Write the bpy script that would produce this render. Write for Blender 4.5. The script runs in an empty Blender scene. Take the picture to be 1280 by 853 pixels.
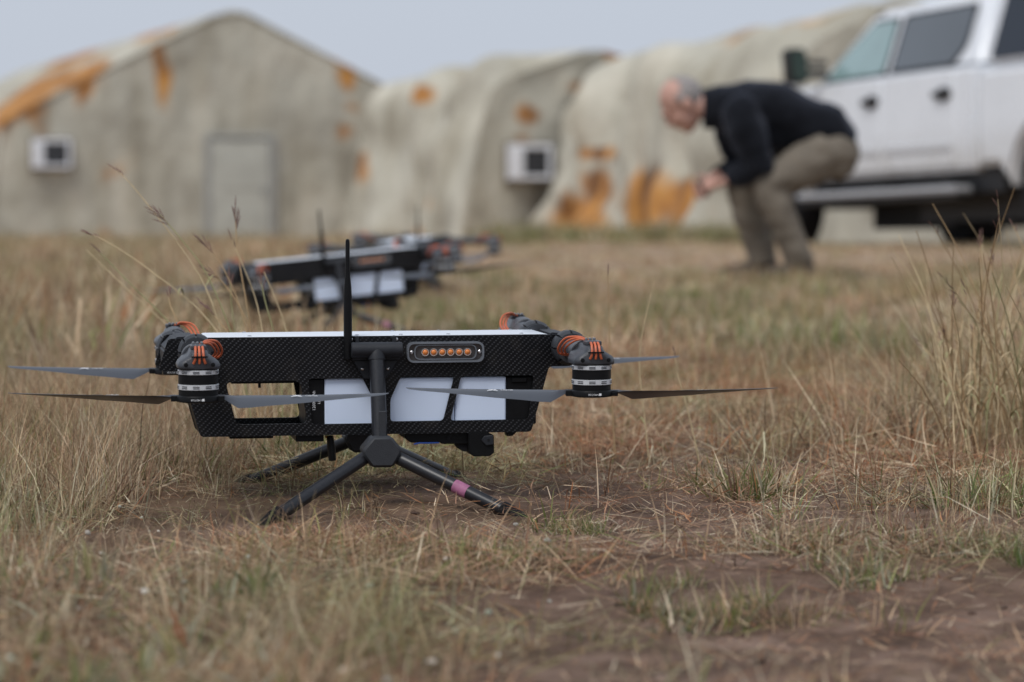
import bpy, bmesh, math, random
import numpy as np
from mathutils import Vector, Matrix, Euler, noise as mnoise

R = math.radians
PI = math.pi
rng = np.random.default_rng(7)
random.seed(7)
scene = bpy.context.scene
COL = scene.collection

# ------------------------------------------------------------------ camera
CAM_H = 0.54
FPX = 3612.0            # focal length in pixels of a 1280 px wide frame
cam_d = bpy.data.cameras.new('camera')
cam = bpy.data.objects.new('camera', cam_d)
COL.objects.link(cam)
cam.location = (0, 0, CAM_H)
cam.rotation_euler = (R(90 - 3.43), 0, 0)
cam_d.sensor_width = 36.0
cam_d.lens = 36.0 * FPX / 1280.0
cam_d.clip_start = 0.1
cam_d.clip_end = 6000
cam_d.dof.use_dof = True
cam_d.dof.focus_distance = 4.52
cam_d.dof.aperture_fstop = 4.0
cam_d.dof.aperture_blades = 0
scene.camera = cam

# ------------------------------------------------------------------ sky and sun (overcast)
SUN_EL, SUN_ROT = R(56), R(212)
world = bpy.data.worlds.new('World')
scene.world = world
world.use_nodes = True
wn, wl = world.node_tree.nodes, world.node_tree.links
wn.clear()
w_out = wn.new('ShaderNodeOutputWorld')
w_sky = wn.new('ShaderNodeTexSky')
w_sky.sky_type = 'NISHITA'
w_sky.sun_disc = False
w_sky.sun_elevation = SUN_EL
w_sky.sun_rotation = SUN_ROT
w_sky.dust_density = 3.0
w_bg1 = wn.new('ShaderNodeBackground')
w_bg1.inputs['Strength'].default_value = 0.06
wl.new(w_sky.outputs[0], w_bg1.inputs['Color'])
w_bg2 = wn.new('ShaderNodeBackground')          # the even cloud layer
w_bg2.inputs['Color'].default_value = (0.60, 0.655, 0.755, 1)
w_bg2.inputs['Strength'].default_value = 0.71
w_mix = wn.new('ShaderNodeMixShader')
w_mix.inputs[0].default_value = 0.88
wl.new(w_bg1.outputs[0], w_mix.inputs[1])
wl.new(w_bg2.outputs[0], w_mix.inputs[2])
wl.new(w_mix.outputs[0], w_out.inputs['Surface'])

sun_d = bpy.data.lights.new('sun', 'SUN')
sun_d.energy = 1.5
sun_d.angle = R(26)
sun_d.color = (1.0, 0.97, 0.93)
sun = bpy.data.objects.new('sun', sun_d)
COL.objects.link(sun)
sd = Vector((math.sin(SUN_ROT) * math.cos(SUN_EL), math.cos(SUN_ROT) * math.cos(SUN_EL), math.sin(SUN_EL)))
sun.rotation_euler = (-sd).to_track_quat('-Z', 'Y').to_euler()
sun.location = (0, 0, 30)

vs = scene.view_settings
vs.view_transform = 'Standard'
vs.look = 'None'
vs.exposure = 0.45
vs.gamma = 1.0
vs.use_curve_mapping = False
scene.cycles.use_denoising = True
try:
    scene.cycles.denoiser = 'OPENIMAGEDENOISE'
    scene.cycles.denoising_prefilter = 'ACCURATE'
except Exception:
    pass
scene.cycles.max_bounces = 4
scene.cycles.diffuse_bounces = 3
scene.cycles.glossy_bounces = 3
scene.cycles.transmission_bounces = 3
scene.cycles.transparent_max_bounces = 8
scene.cycles.use_adaptive_sampling = False


def at(px, py, Y):
    """photo pixel and distance -> a point in the place"""
    return Vector(((px - 640) * Y / FPX, Y, CAM_H - (py - 210) * Y / FPX))


# ------------------------------------------------------------------ materials
MATS = {}


def nd(nt, typ, **kw):
    n = nt.nodes.new(typ)
    for k, v in kw.items():
        setattr(n, k, v)
    return n


def mat(name, col, rough=0.6, metal=0.0, var=0.12, scale=30.0, bump=0.0, bscale=None, spec=0.5, coat=0.0, trans=0.0, stretch=None):
    if name in MATS:
        return MATS[name]
    m = bpy.data.materials.new(name)
    m.use_nodes = True
    nt = m.node_tree
    b = nt.nodes['Principled BSDF']
    b.inputs['Roughness'].default_value = rough
    b.inputs['Metallic'].default_value = metal
    b.inputs['Specular IOR Level'].default_value = spec
    b.inputs['Coat Weight'].default_value = coat
    b.inputs['Coat Roughness'].default_value = 0.08
    b.inputs['Transmission Weight'].default_value = trans
    tc = nd(nt, 'ShaderNodeTexCoord')
    mp = nd(nt, 'ShaderNodeMapping')
    if stretch:
        mp.inputs['Scale'].default_value = stretch
    nt.links.new(tc.outputs['Object'], mp.inputs['Vector'])
    no = nd(nt, 'ShaderNodeTexNoise')
    no.inputs['Scale'].default_value = scale
    no.inputs['Detail'].default_value = 3
    no.inputs['Roughness'].default_value = 0.6
    nt.links.new(mp.outputs[0], no.inputs['Vector'])
    rp = nd(nt, 'ShaderNodeValToRGB')
    rp.color_ramp.elements[0].position = 0.3
    rp.color_ramp.elements[1].position = 0.7
    rp.color_ramp.elements[0].color = tuple(c * (1 - var) for c in col) + (1,)
    rp.color_ramp.elements[1].color = tuple(min(1, c * (1 + var)) for c in col) + (1,)
    nt.links.new(no.outputs['Fac'], rp.inputs[0])
    nt.links.new(rp.outputs[0], b.inputs['Base Color'])
    mr = nd(nt, 'ShaderNodeMapRange')
    mr.inputs['To Min'].default_value = max(0, rough - 0.08)
    mr.inputs['To Max'].default_value = min(1, rough + 0.08)
    nt.links.new(no.outputs['Fac'], mr.inputs['Value'])
    nt.links.new(mr.outputs[0], b.inputs['Roughness'])
    if bump:
        n2 = nd(nt, 'ShaderNodeTexNoise')
        n2.inputs['Scale'].default_value = bscale or scale * 4
        n2.inputs['Detail'].default_value = 4
        nt.links.new(mp.outputs[0], n2.inputs['Vector'])
        bp = nd(nt, 'ShaderNodeBump')
        bp.inputs['Strength'].default_value = bump
        bp.inputs['Distance'].default_value = 0.01
        nt.links.new(n2.outputs['Fac'], bp.inputs['Height'])
        nt.links.new(bp.outputs[0], b.inputs['Normal'])
    MATS[name] = m
    return m


def carbon_material():
    """2x2 twill carbon cloth in x/z of the panel"""
    m = bpy.data.materials.new('carbon_twill')
    m.use_nodes = True
    nt = m.node_tree
    L = nt.links.new
    b = nt.nodes['Principled BSDF']
    tc = nd(nt, 'ShaderNodeTexCoord')
    sx = nd(nt, 'ShaderNodeSeparateXYZ')
    L(tc.outputs['Object'], sx.inputs[0])

    def M(op, a, bb=None):
        n = nd(nt, 'ShaderNodeMath', operation=op)
        for i, v in enumerate((a, bb)):
            if v is None:
                continue
            if isinstance(v, (int, float)):
                n.inputs[i].default_value = v
            else:
                L(v, n.inputs[i])
        return n.outputs[0]
    s = 0.0031
    u = M('DIVIDE', sx.outputs[0], s)
    v = M('DIVIDE', sx.outputs[2], s)
    fu, fv = M('FLOOR', u), M('FLOOR', v)
    d = M('SUBTRACT', fu, fv)
    md = M('FLOORED_MODULO', d, 3.0)
    warp = M('LESS_THAN', md, 0.5)
    # highlight of a rounded tow painted into the colour: brighter on its crown
    cu = M('ABSOLUTE', M('SUBTRACT', M('FRACT', u), 0.5))
    cv = M('ABSOLUTE', M('SUBTRACT', M('FRACT', v), 0.5))
    crown = M('MULTIPLY', M('SUBTRACT', 1.0, M('MULTIPLY', cu, 1.3)), M('LESS_THAN', cv, 0.32))
    no = nd(nt, 'ShaderNodeTexNoise')
    no.inputs['Scale'].default_value = 9
    no.inputs['Detail'].default_value = 5
    L(tc.outputs['Object'], no.inputs['Vector'])
    lit = M('MULTIPLY', M('MULTIPLY', warp, crown), M('ADD', 0.25, no.outputs['Fac']))
    mx = nd(nt, 'ShaderNodeMixRGB')
    mx.inputs[1].default_value = (0.0045, 0.0048, 0.006, 1)
    mx.inputs[2].default_value = (0.075, 0.078, 0.086, 1)
    L(lit, mx.inputs[0])
    n3 = nd(nt, 'ShaderNodeTexNoise')
    n3.inputs['Scale'].default_value = 22
    n3.inputs['Detail'].default_value = 7
    n3.inputs['Roughness'].default_value = 0.7
    L(tc.outputs['Object'], n3.inputs['Vector'])
    dust = nd(nt, 'ShaderNodeMapRange')
    dust.inputs['From Min'].default_value = 0.5
    dust.inputs['From Max'].default_value = 0.85
    dust.inputs['To Max'].default_value = 0.22
    L(n3.outputs['Fac'], dust.inputs['Value'])
    dm = nd(nt, 'ShaderNodeMixRGB')
    dm.inputs[2].default_value = (0.11, 0.095, 0.08, 1)
    L(dust.outputs[0], dm.inputs[0])
    L(mx.outputs[0], dm.inputs[1])
    L(dm.outputs[0], b.inputs['Base Color'])
    b.inputs['Coat Weight'].default_value = 0.12
    b.inputs['Coat Roughness'].default_value = 0.2
    rr = M('ADD', 0.22, M('MULTIPLY', no.outputs['Fac'], 0.42))
    L(rr, b.inputs['Roughness'])
    b.inputs['Specular IOR Level'].default_value = 0.16
    MATS['carbon'] = m
    return m


CARBON = carbon_material()
BLACK = mat('black_plastic', (0.0055, 0.0057, 0.0065), 0.45, bump=0.05, scale=60, spec=0.18)
DARK = mat('charcoal_plastic', (0.019, 0.021, 0.026), 0.5, bump=0.15, scale=80, bscale=700, spec=0.3)
GREYP = mat('grey_nylon', (0.034, 0.037, 0.043), 0.5, spec=0.35, bump=0.15, scale=60, bscale=600)
RUBBER = mat('rubber', (0.013, 0.013, 0.015), 0.75, bump=0.1, spec=0.2)
SILVER = mat('brushed_aluminium', (0.66, 0.68, 0.71), 0.35, 0.35, var=0.08)
STEEL = mat('steel_bolt', (0.6, 0.6, 0.62), 0.25, 1.0)
WHITEP = mat('white_battery', (0.66, 0.76, 0.94), 0.42, var=0.02, scale=12)
TOPW = mat('white_top_plate', (0.72, 0.77, 0.84), 0.3, var=0.03, scale=12)
WIRE = mat('orange_wire', (0.54, 0.125, 0.05), 0.45, var=0.2, scale=150)
BLADE = mat('blade_grey', (0.036, 0.041, 0.052), 0.3, spec=0.7, var=0.1, scale=20)
PRINT = mat('white_print', (0.75, 0.76, 0.78), 0.5, var=0.03)
LENS = mat('clear_lens', (0.05, 0.052, 0.056), 0.12, coat=0.8, var=0.1)
BEZEL = mat('bezel_grey', (0.15, 0.165, 0.19), 0.3)
AMBER = mat('amber_led', (0.75, 0.24, 0.06), 0.3, var=0.25, scale=400)
CHROME = mat('led_reflector', (0.8, 0.74, 0.7), 0.2, 0.9)
PINK = mat('pink_tape', (0.36, 0.13, 0.235), 0.6, var=0.25, scale=60)
BRASS = mat('brass', (0.6, 0.38, 0.12), 0.3, 1.0)
BLUE = mat('blue_wire', (0.02, 0.10, 0.5), 0.4)


# ------------------------------------------------------------------ mesh helpers
class MB:
    def __init__(self):
        self.v, self.f = [], []

    def add(self, vs, fs, M=None):
        o = len(self.v)
        for p in vs:
            p = Vector(p)
            self.v.append(tuple(M @ p) if M is not None else tuple(p))
        for f in fs:
            self.f.append(tuple(i + o for i in f))
        return self

    def box(self, c, s, M=None):
        x, y, z = c
        a, b, d = s[0] / 2, s[1] / 2, s[2] / 2
        vs = [(x - a, y - b, z - d), (x + a, y - b, z - d), (x + a, y + b, z - d), (x - a, y + b, z - d),
              (x - a, y - b, z + d), (x + a, y - b, z + d), (x + a, y + b, z + d), (x - a, y + b, z + d)]
        return self.add(vs, [(0, 3, 2, 1), (4, 5, 6, 7), (0, 1, 5, 4), (1, 2, 6, 5), (2, 3, 7, 6), (3, 0, 4, 7)], M)

    def prism(self, poly, d0, d1, axis='y', M=None):
        """polygon given in the two other axes, extruded along axis"""
        n = len(poly)

        def p3(a, b, d):
            return {'y': (a, d, b), 'x': (d, a, b), 'z': (a, b, d)}[axis]
        vs = [p3(a, b, d0) for a, b in poly] + [p3(a, b, d1) for a, b in poly]
        fs = [tuple(range(n)), tuple(range(2 * n - 1, n - 1, -1))]
        for i in range(n):
            j = (i + 1) % n
            fs.append((i, i + n, j + n, j))
        return self.add(vs, fs, M)

    def tube(self, pts, r, n=10, ry=None, up=None, M=None):
        pts = [Vector(p) for p in pts]
        k = len(pts)
        rs = r if isinstance(r, (list, tuple)) else [r] * k
        rys = ry if isinstance(ry, (list, tuple)) else ([ry] * k if ry else rs)
        vs, fs = [], []
        ref = Vector(up) if up else None
        for i, p in enumerate(pts):
            t = (pts[min(i + 1, k - 1)] - pts[max(i - 1, 0)]).normalized()
            if ref is None:
                ref = Vector((0, 0, 1)) if abs(t.z) < 0.9 else Vector((1, 0, 0))
            a = t.cross(ref)
            if a.length < 1e-5:
                a = t.orthogonal()
            a.normalize()
            b = a.cross(t).normalized()
            if not up:
                ref = b
            for q in range(n):
                g = 2 * PI * q / n
                vs.append(p + a * math.cos(g) * rs[i] + b * math.sin(g) * rys[i])
        for i in range(k - 1):
            for q in range(n):
                w = (q + 1) % n
                fs.append((i * n + q, i * n + w, (i + 1) * n + w, (i + 1) * n + q))
        fs.append(tuple(range(n - 1, -1, -1)))
        fs.append(tuple(range((k - 1) * n, k * n)))
        return self.add(vs, fs, M)

    def lathe(self, prof, n=32, M=None):
        vs, fs = [], []
        k = len(prof)
        for r, z in prof:
            for q in range(n):
                g = 2 * PI * q / n
                vs.append((r * math.cos(g), r * math.sin(g), z))
        for i in range(k - 1):
            for q in range(n):
                w = (q + 1) % n
                fs.append((i * n + q, i * n + w, (i + 1) * n + w, (i + 1) * n + q))
        fs.append(tuple(range(n - 1, -1, -1)))
        fs.append(tuple(range((k - 1) * n, k * n)))
        return self.add(vs, fs, M)

    def ball(self, c, r, n=14, M=None):
        r = r if isinstance(r, (tuple, list)) else (r, r, r)
        vs, fs = [], []
        h = n // 2
        for i in range(1, h):
            t = PI * i / h
            for q in range(n):
                g = 2 * PI * q / n
                vs.append((c[0] + r[0] * math.sin(t) * math.cos(g), c[1] + r[1] * math.sin(t) * math.sin(g), c[2] + r[2] * math.cos(t)))
        for i in range(h - 2):
            for q in range(n):
                w = (q + 1) % n
                fs.append((i * n + q, (i + 1) * n + q, (i + 1) * n + w, i * n + w))
        top = len(vs)
        vs += [(c[0], c[1], c[2] + r[2]), (c[0], c[1], c[2] - r[2])]
        for q in range(n):
            w = (q + 1) % n
            fs.append((top, q, w))
            fs.append((top + 1, (h - 2) * n + w, (h - 2) * n + q))
        return self.add(vs, fs, M)

    def mesh(self, name, bevel=0.0, seg=1, smooth=35):
        me = bpy.data.meshes.new(name)
        me.from_pydata(self.v, [], self.f)
        bm = bmesh.new()
        bm.from_mesh(me)
        bmesh.ops.recalc_face_normals(bm, faces=bm.faces)
        if bevel:
            ed = [e for e in bm.edges if len(e.link_faces) == 2 and e.calc_face_angle(0) > R(30)]
            bmesh.ops.bevel(bm, geom=ed, offset=bevel, segments=seg, affect='EDGES', clamp_overlap=True)
        bm.to_mesh(me)
        bm.free()
        if smooth:
            me.shade_smooth()
            me.set_sharp_from_angle(angle=R(smooth))
        return me


def link(name, me, m=None, parent=None, loc=None, rot=None):
    o = bpy.data.objects.new(name, me)
    COL.objects.link(o)
    if m is not None and me is not None and len(me.materials) == 0:
        me.materials.append(m)
    if parent:
        o.parent = parent
    if loc is not None:
        o.location = loc
    if rot is not None:
        o.rotation_euler = rot
    return o


def build(name, mb, m, parent=None, bevel=0.0, seg=1, smooth=35, loc=None, rot=None):
    return link(name, mb.mesh(name, bevel, seg, smooth), m, parent, loc, rot)


def tag(o, label=None, cat=None, group=None, kind=None):
    if label:
        o['label'] = label
    if cat:
        o['category'] = cat
    if group:
        o['group'] = group
    if kind:
        o['kind'] = kind
    return o


def thing(name, label, cat, loc=(0, 0, 0), rot=(0, 0, 0), group=None):
    o = bpy.data.objects.new(name, None)
    o.empty_display_size = 0.1
    COL.objects.link(o)
    o.location = loc
    o.rotation_euler = rot
    return tag(o, label, cat, group)


def copy_tree(o, parent=None):
    c = o.copy()
    COL.objects.link(c)
    c.parent = parent
    for ch in o.children:
        copy_tree(ch, c)
    return c


def eval_mesh(o, name):
    dg = bpy.context.evaluated_depsgraph_get()
    me = bpy.data.meshes.new_from_object(o.evaluated_get(dg))
    me.name = name
    return me


def round_poly(poly, r, n=4):
    out = []
    k = len(poly)
    for i in range(k):
        p0, p1, p2 = Vector(poly[i - 1]), Vector(poly[i]), Vector(poly[(i + 1) % k])
        a, b = (p0 - p1), (p2 - p1)
        d = min(r, a.length * 0.45, b.length * 0.45)
        a.normalize()
        b.normalize()
        s, e = p1 + a * d, p1 + b * d
        for q in range(n + 1):
            t = q / n
            out.append(tuple((s * (1 - t) + p1 * t) * (1 - t) + (p1 * (1 - t) + e * t) * t))
    return out


def plate(name, outer, holes, y0, y1):
    """flat plate in x/z with through holes, from y0 to y1"""
    cu = bpy.data.curves.new('tmp', 'CURVE')
    cu.dimensions = '2D'
    cu.fill_mode = 'BOTH'
    cu.extrude = abs(y1 - y0) / 2
    for poly in [outer] + holes:
        sp = cu.splines.new('POLY')
        sp.points.add(len(poly) - 1)
        for p, (a, b) in zip(sp.points, poly):
            p.co = (a, b, 0, 1)
        sp.use_cyclic_u = True
    o = bpy.data.objects.new('tmp', cu)
    COL.objects.link(o)
    me = eval_mesh(o, name)
    bpy.data.objects.remove(o)
    me.transform(Matrix.Translation((0, (y0 + y1) / 2, 0)) @ Matrix.Rotation(R(90), 4, 'X'))
    me.materials.clear()
    return me


def text_mesh(name, s, size, M, depth=0.0002):
    cu = bpy.data.curves.new('tmp', 'FONT')
    cu.body = s
    cu.size = size
    cu.align_x = 'CENTER'
    cu.align_y = 'CENTER'
    cu.extrude = depth
    cu.resolution_u = 2
    o = bpy.data.objects.new('tmp', cu)
    COL.objects.link(o)
    me = eval_mesh(o, name)
    bpy.data.objects.remove(o)
    me.transform(M)
    me.materials.clear()
    return me


# ------------------------------------------------------------------ terrain
def vnoise(x, y, s, seed):
    """cheap smooth value noise, vectorised"""
    x = np.asarray(x, float) / s + seed * 17.3
    y = np.asarray(y, float) / s + seed * 9.1
    xi, yi = np.floor(x), np.floor(y)
    fx, fy = x - xi, y - yi
    fx, fy = fx * fx * (3 - 2 * fx), fy * fy * (3 - 2 * fy)

    def h(a, b):
        v = np.sin(a * 127.1 + b * 311.7 + seed * 74.7) * 43758.5453
        return v - np.floor(v)
    return (h(xi, yi) * (1 - fx) + h(xi + 1, yi) * fx) * (1 - fy) + (h(xi, yi + 1) * (1 - fx) + h(xi + 1, yi + 1) * fx) * fy


def sstep(a, b, x):
    t = np.clip((x - a) / (b - a), 0, 1)
    return t * t * (3 - 2 * t)


def ground_z(x, y):
    x = np.asarray(x, float)
    y = np.asarray(y, float)
    t = np.clip(y, -50, 105) - 19.0
    z = -0.0246 * np.where(t > 0, t, 0) * sstep(-1, 4, t)
    near = np.clip((60 - y) / 40, 0, 1)
    z = z + near * ((vnoise(x, y, 1.1, 1) - 0.5) * 0.03 + (vnoise(x, y, 0.4, 2) - 0.5) * 0.016)
    fine = np.clip((9 - y) / 4, 0, 1)
    z = z + fine * ((vnoise(x, y, 0.14, 3) - 0.5) * 0.010 + (vnoise(x, y, 0.05, 4) - 0.5) * 0.006)
    z = z - 0.05 * np.exp(-(((x + 0.6) / 1.6) ** 2 + ((y - 11.2) / 1.9) ** 2))
    z = z + 0.014 * np.exp(-((y - 3.86) / 0.17) ** 2) * sstep(-0.4, 0.1, x)      # grassy hump between the ruts
    z = z - 0.018 * np.exp(-((y - 3.30) / 0.25) ** 2) * sstep(-0.2, 0.2, x)
    z = z + 0.03 * sstep(-0.25, -0.9, x) * np.exp(-((y - 3.2) / 0.6) ** 2)
    return z


def gz(x, y):
    return float(ground_z(x, y))


def bare(x, y):
    """1 where the soil shows, 0 where grass closes over it"""
    n = (vnoise(x, y, 0.35, 11) - 0.5) * 0.9 + (vnoise(x, y, 0.12, 12) - 0.5) * 0.5
    rut_a = sstep(3.72, 3.60, y + n * 0.08) * sstep(-0.16, 0.06, x + n * 0.1) * 1.25
    rut_b = np.exp(-(((y - 4.25) / 0.19) ** 4)) * sstep(-0.42, -0.25, x) * 1.1
    rut_c = np.exp(-(((y - 4.75) / 0.17) ** 4)) * np.exp(-(((x + 0.08) / 0.33) ** 4)) * 0.8
    spot = np.exp(-(((y - 4.30) / 0.26) ** 4 + ((x + 0.25) / 0.36) ** 4)) * 0.72
    worn = sstep(-0.25, 0.15, x) * sstep(6.6, 5.2, y) * sstep(3.0, 3.4, y) * sstep(0.36, 0.58, vnoise(x, y * 0.7, 0.5, 13)) * 0.95
    r = np.maximum(np.maximum(rut_a, rut_b), np.maximum(rut_c, spot))
    return np.clip(np.maximum(r, worn) + n * 0.55, 0, 1)


def axis_vals(lo, hi, step, far, grow):
    a = list(np.arange(lo, hi, step))
    s = step
    while a[-1] < far:
        s *= grow
        a.append(a[-1] + s)
    return a


def make_ground():
    xs = axis_vals(0, 1.6, 0.02, 2500, 1.085)
    xs = np.array([-v for v in xs[:0:-1]] + xs)
    ys = np.array([-v for v in axis_vals(0, 0.2, 0.2, 300, 1.5)[:0:-1]] + list(np.arange(0, 2.4, 0.12)) + axis_vals(2.4, 6.6, 0.02, 3500, 1.03))
    X, Y = np.meshgrid(xs, ys)
    Z = ground_z(X, Y)
    v = np.stack([X, Y, Z], -1).reshape(-1, 3)
    nx, ny = len(xs), len(ys)
    i = (np.arange(ny - 1)[:, None] * nx + np.arange(nx - 1)[None]).reshape(-1)
    f = np.stack([i, i + 1, i + nx + 1, i + nx], -1)
    me = bpy.data.meshes.new('ground')
    me.from_pydata(v.tolist(), [], f.tolist())
    me.shade_smooth()
    at_ = me.attributes.new('bare', 'FLOAT', 'POINT')
    at_.data.foreach_set('value', bare(X, Y).reshape(-1).astype(np.float32))
    at2 = me.attributes.new('matted', 'FLOAT', 'POINT')      # closed mat of dead straw away from the track
    at2.data.foreach_set('value', sstep(6.0, 9.5, Y).reshape(-1).astype(np.float32))
    m = bpy.data.materials.new('dry_soil')
    m.use_nodes = True
    nt = m.node_tree
    L = nt.links.new
    b = nt.nodes['Principled BSDF']
    b.inputs['Roughness'].default_value = 0.95
    b.inputs['Specular IOR Level'].default_value = 0.15
    tc = nd(nt, 'ShaderNodeTexCoord')

    def noi(s, d=6):
        n = nd(nt, 'ShaderNodeTexNoise')
        n.inputs['Scale'].default_value = s
        n.inputs['Detail'].default_value = d
        n.inputs['Roughness'].default_value = 0.65
        L(tc.outputs['Object'], n.inputs['Vector'])
        return n.outputs['Fac']

    def ramp(fac, stops):
        r = nd(nt, 'ShaderNodeValToRGB')
        e = r.color_ramp.elements
        e[0].position, e[0].color = stops[0][0], stops[0][1] + (1,)
        e[1].position, e[1].color = stops[-1][0], stops[-1][1] + (1,)
        for p, c in stops[1:-1]:
            q = e.new(p)
            q.color = c + (1,)
        L(fac, r.inputs[0])
        return r.outputs[0]
    soil = ramp(noi(8, 9), [(0.3, (0.06, 0.038, 0.027)), (0.5, (0.155, 0.10, 0.074)), (0.7, (0.29, 0.20, 0.155))])
    thatch = ramp(noi(5), [(0.3, (0.06, 0.037, 0.024)), (0.5, (0.13, 0.083, 0.054)), (0.7, (0.23, 0.155, 0.10))])
    straw = ramp(noi(3), [(0.3, (0.23, 0.155, 0.105)), (0.5, (0.36, 0.265, 0.185)), (0.7, (0.45, 0.35, 0.25))])
    a2 = nd(nt, 'ShaderNodeAttribute', attribute_name='matted')
    mx0 = nd(nt, 'ShaderNodeMixRGB')
    L(a2.outputs['Fac'], mx0.inputs[0])
    L(thatch, mx0.inputs[1])
    L(straw, mx0.inputs[2])
    thatch = mx0.outputs[0]
    a = nd(nt, 'ShaderNodeAttribute', attribute_name='bare')
    mx = nd(nt, 'ShaderNodeMixRGB')
    L(a.outputs['Fac'], mx.inputs[0])
    L(thatch, mx.inputs[1])
    L(soil, mx.inputs[2])
    L(mx.outputs[0], b.inputs['Base Color'])
    bp = nd(nt, 'ShaderNodeBump')
    bp.inputs['Strength'].default_value = 0.9
    bp.inputs['Distance'].default_value = 0.008
    L(noi(90, 8), bp.inputs['Height'])
    L(bp.outputs[0], b.inputs['Normal'])
    tag(link('ground', me, m), kind='structure')


make_ground()


# ------------------------------------------------------------------ tents
def tent_material():
    m = bpy.data.materials.new('foam_coated_canvas')
    m.use_nodes = True
    nt = m.node_tree
    L = nt.links.new
    b = nt.nodes['Principled BSDF']
    b.inputs['Roughness'].default_value = 0.9
    b.inputs['Specular IOR Level'].default_value = 0.2
    tc = nd(nt, 'ShaderNodeTexCoord')

    def noi(s, scl, d=6):
        mp = nd(nt, 'ShaderNodeMapping')
        mp.inputs['Scale'].default_value = scl
        L(tc.outputs['Object'], mp.inputs['Vector'])
        n = nd(nt, 'ShaderNodeTexNoise')
        n.inputs['Scale'].default_value = s
        n.inputs['Detail'].default_value = d
        L(mp.outputs[0], n.inputs['Vector'])
        return n.outputs['Fac']

    def ramp(fac, stops):
        r = nd(nt, 'ShaderNodeValToRGB')
        e = r.color_ramp.elements
        e[0].position, e[0].color = stops[0][0], stops[0][1] + (1,)
        e[1].position, e[1].color = stops[-1][0], stops[-1][1] + (1,)
        for p, c in stops[1:-1]:
            q = e.new(p)
            q.color = c + (1,)
        L(fac, r.inputs[0])
        return r.outputs[0]
    base = ramp(noi(1.1, (1, 1, 0.6)), [(0.3, (0.36, 0.34, 0.285)), (0.5, (0.455, 0.435, 0.365)), (0.7, (0.56, 0.53, 0.445))])
    streak = ramp(noi(1.3, (1, 1, 0.3), 6), [(0.46, (1, 1, 1)), (0.60, (0.78, 0.75, 0.70)), (0.74, (0.42, 0.39, 0.35))])
    mul = nd(nt, 'ShaderNodeMixRGB', blend_type='MULTIPLY')
    mul.inputs[0].default_value = 0.65
    L(base, mul.inputs[1])
    L(streak, mul.inputs[2])
    orange = ramp(noi(2.4, (1, 1, 0.4), 8), [(0.36, (0.19, 0.095, 0.045)), (0.5, (0.40, 0.19, 0.065)), (0.7, (0.56, 0.28, 0.075))])
    a = nd(nt, 'ShaderNodeAttribute', attribute_name='peel')
    ad = nd(nt, 'ShaderNodeMath', operation='MULTIPLY_ADD')
    L(noi(2.6, (1, 1, 0.35), 8), ad.inputs[0])
    ad.inputs[1].default_value = 1.3
    L(a.outputs['Fac'], ad.inputs[2])
    mr = nd(nt, 'ShaderNodeMapRange', interpolation_type='SMOOTHSTEP')
    mr.inputs['From Min'].default_value = 0.86
    mr.inputs['From Max'].default_value = 1.32
    L(ad.outputs[0], mr.inputs['Value'])
    mx = nd(nt, 'ShaderNodeMixRGB')
    L(mr.outputs[0], mx.inputs[0])
    L(mul.outputs[0], mx.inputs[1])
    L(orange, mx.inputs[2])
    L(mx.outputs[0], b.inputs['Base Color'])
    bp = nd(nt, 'ShaderNodeBump')
    bp.inputs['Strength'].default_value = 0.7
    bp.inputs['Distance'].default_value = 0.25
    L(noi(1.3, (1, 1, 0.7), 5), bp.inputs['Height'])
    L(bp.outputs[0], b.inputs['Normal'])
    return m


TENTM = tent_material()


def smooth_profile(pts, n):
    """dense resample of a polyline with softened corners"""
    p = np.array(round_poly_open(pts, 0.3), float)
    d = np.concatenate([[0], np.cumsum(np.hypot(*np.diff(p, axis=0).T))])
    t = np.linspace(0, d[-1], n)
    return np.stack([np.interp(t, d, p[:, 0]), np.interp(t, d, p[:, 1])], -1)


def round_poly_open(pts, r, n=6):
    out = [pts[0]]
    for i in range(1, len(pts) - 1):
        p0, p1, p2 = Vector(pts[i - 1]), Vector(pts[i]), Vector(pts[i + 1])
        a, b = p0 - p1, p2 - p1
        d = min(r, a.length * 0.45, b.length * 0.45)
        s, e = p1 + a.normalized() * d, p1 + b.normalized() * d
        for q in range(n + 1):
            t = q / n
            out.append(tuple((s * (1 - t) + p1 * t) * (1 - t) + (p1 * (1 - t) + e * t) * t))
    out.append(pts[-1])
    return out


def peel_attr(me, Mw, blobs):
    """where the coating has weathered off to the orange foam: soft patches round given points"""
    co = np.empty(len(me.vertices) * 3)
    me.vertices.foreach_get('co', co)
    co = co.reshape(-1, 3)
    Mn = np.array(Mw)
    w = co @ Mn[:3, :3].T + Mn[:3, 3]
    val = np.zeros(len(w))
    for (c, rx, rz, s) in blobs:
        q = ((w[:, 0] - c.x) / rx) ** 2 + ((w[:, 2] - c.z) / rz) ** 2 + ((w[:, 1] - c.y) / (14 * rx)) ** 2
        val = np.maximum(val, s * np.exp(-q))
    a = me.attributes.new('peel', 'FLOAT', 'POINT')
    a.data.foreach_set('value', val.astype(np.float32))


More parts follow.
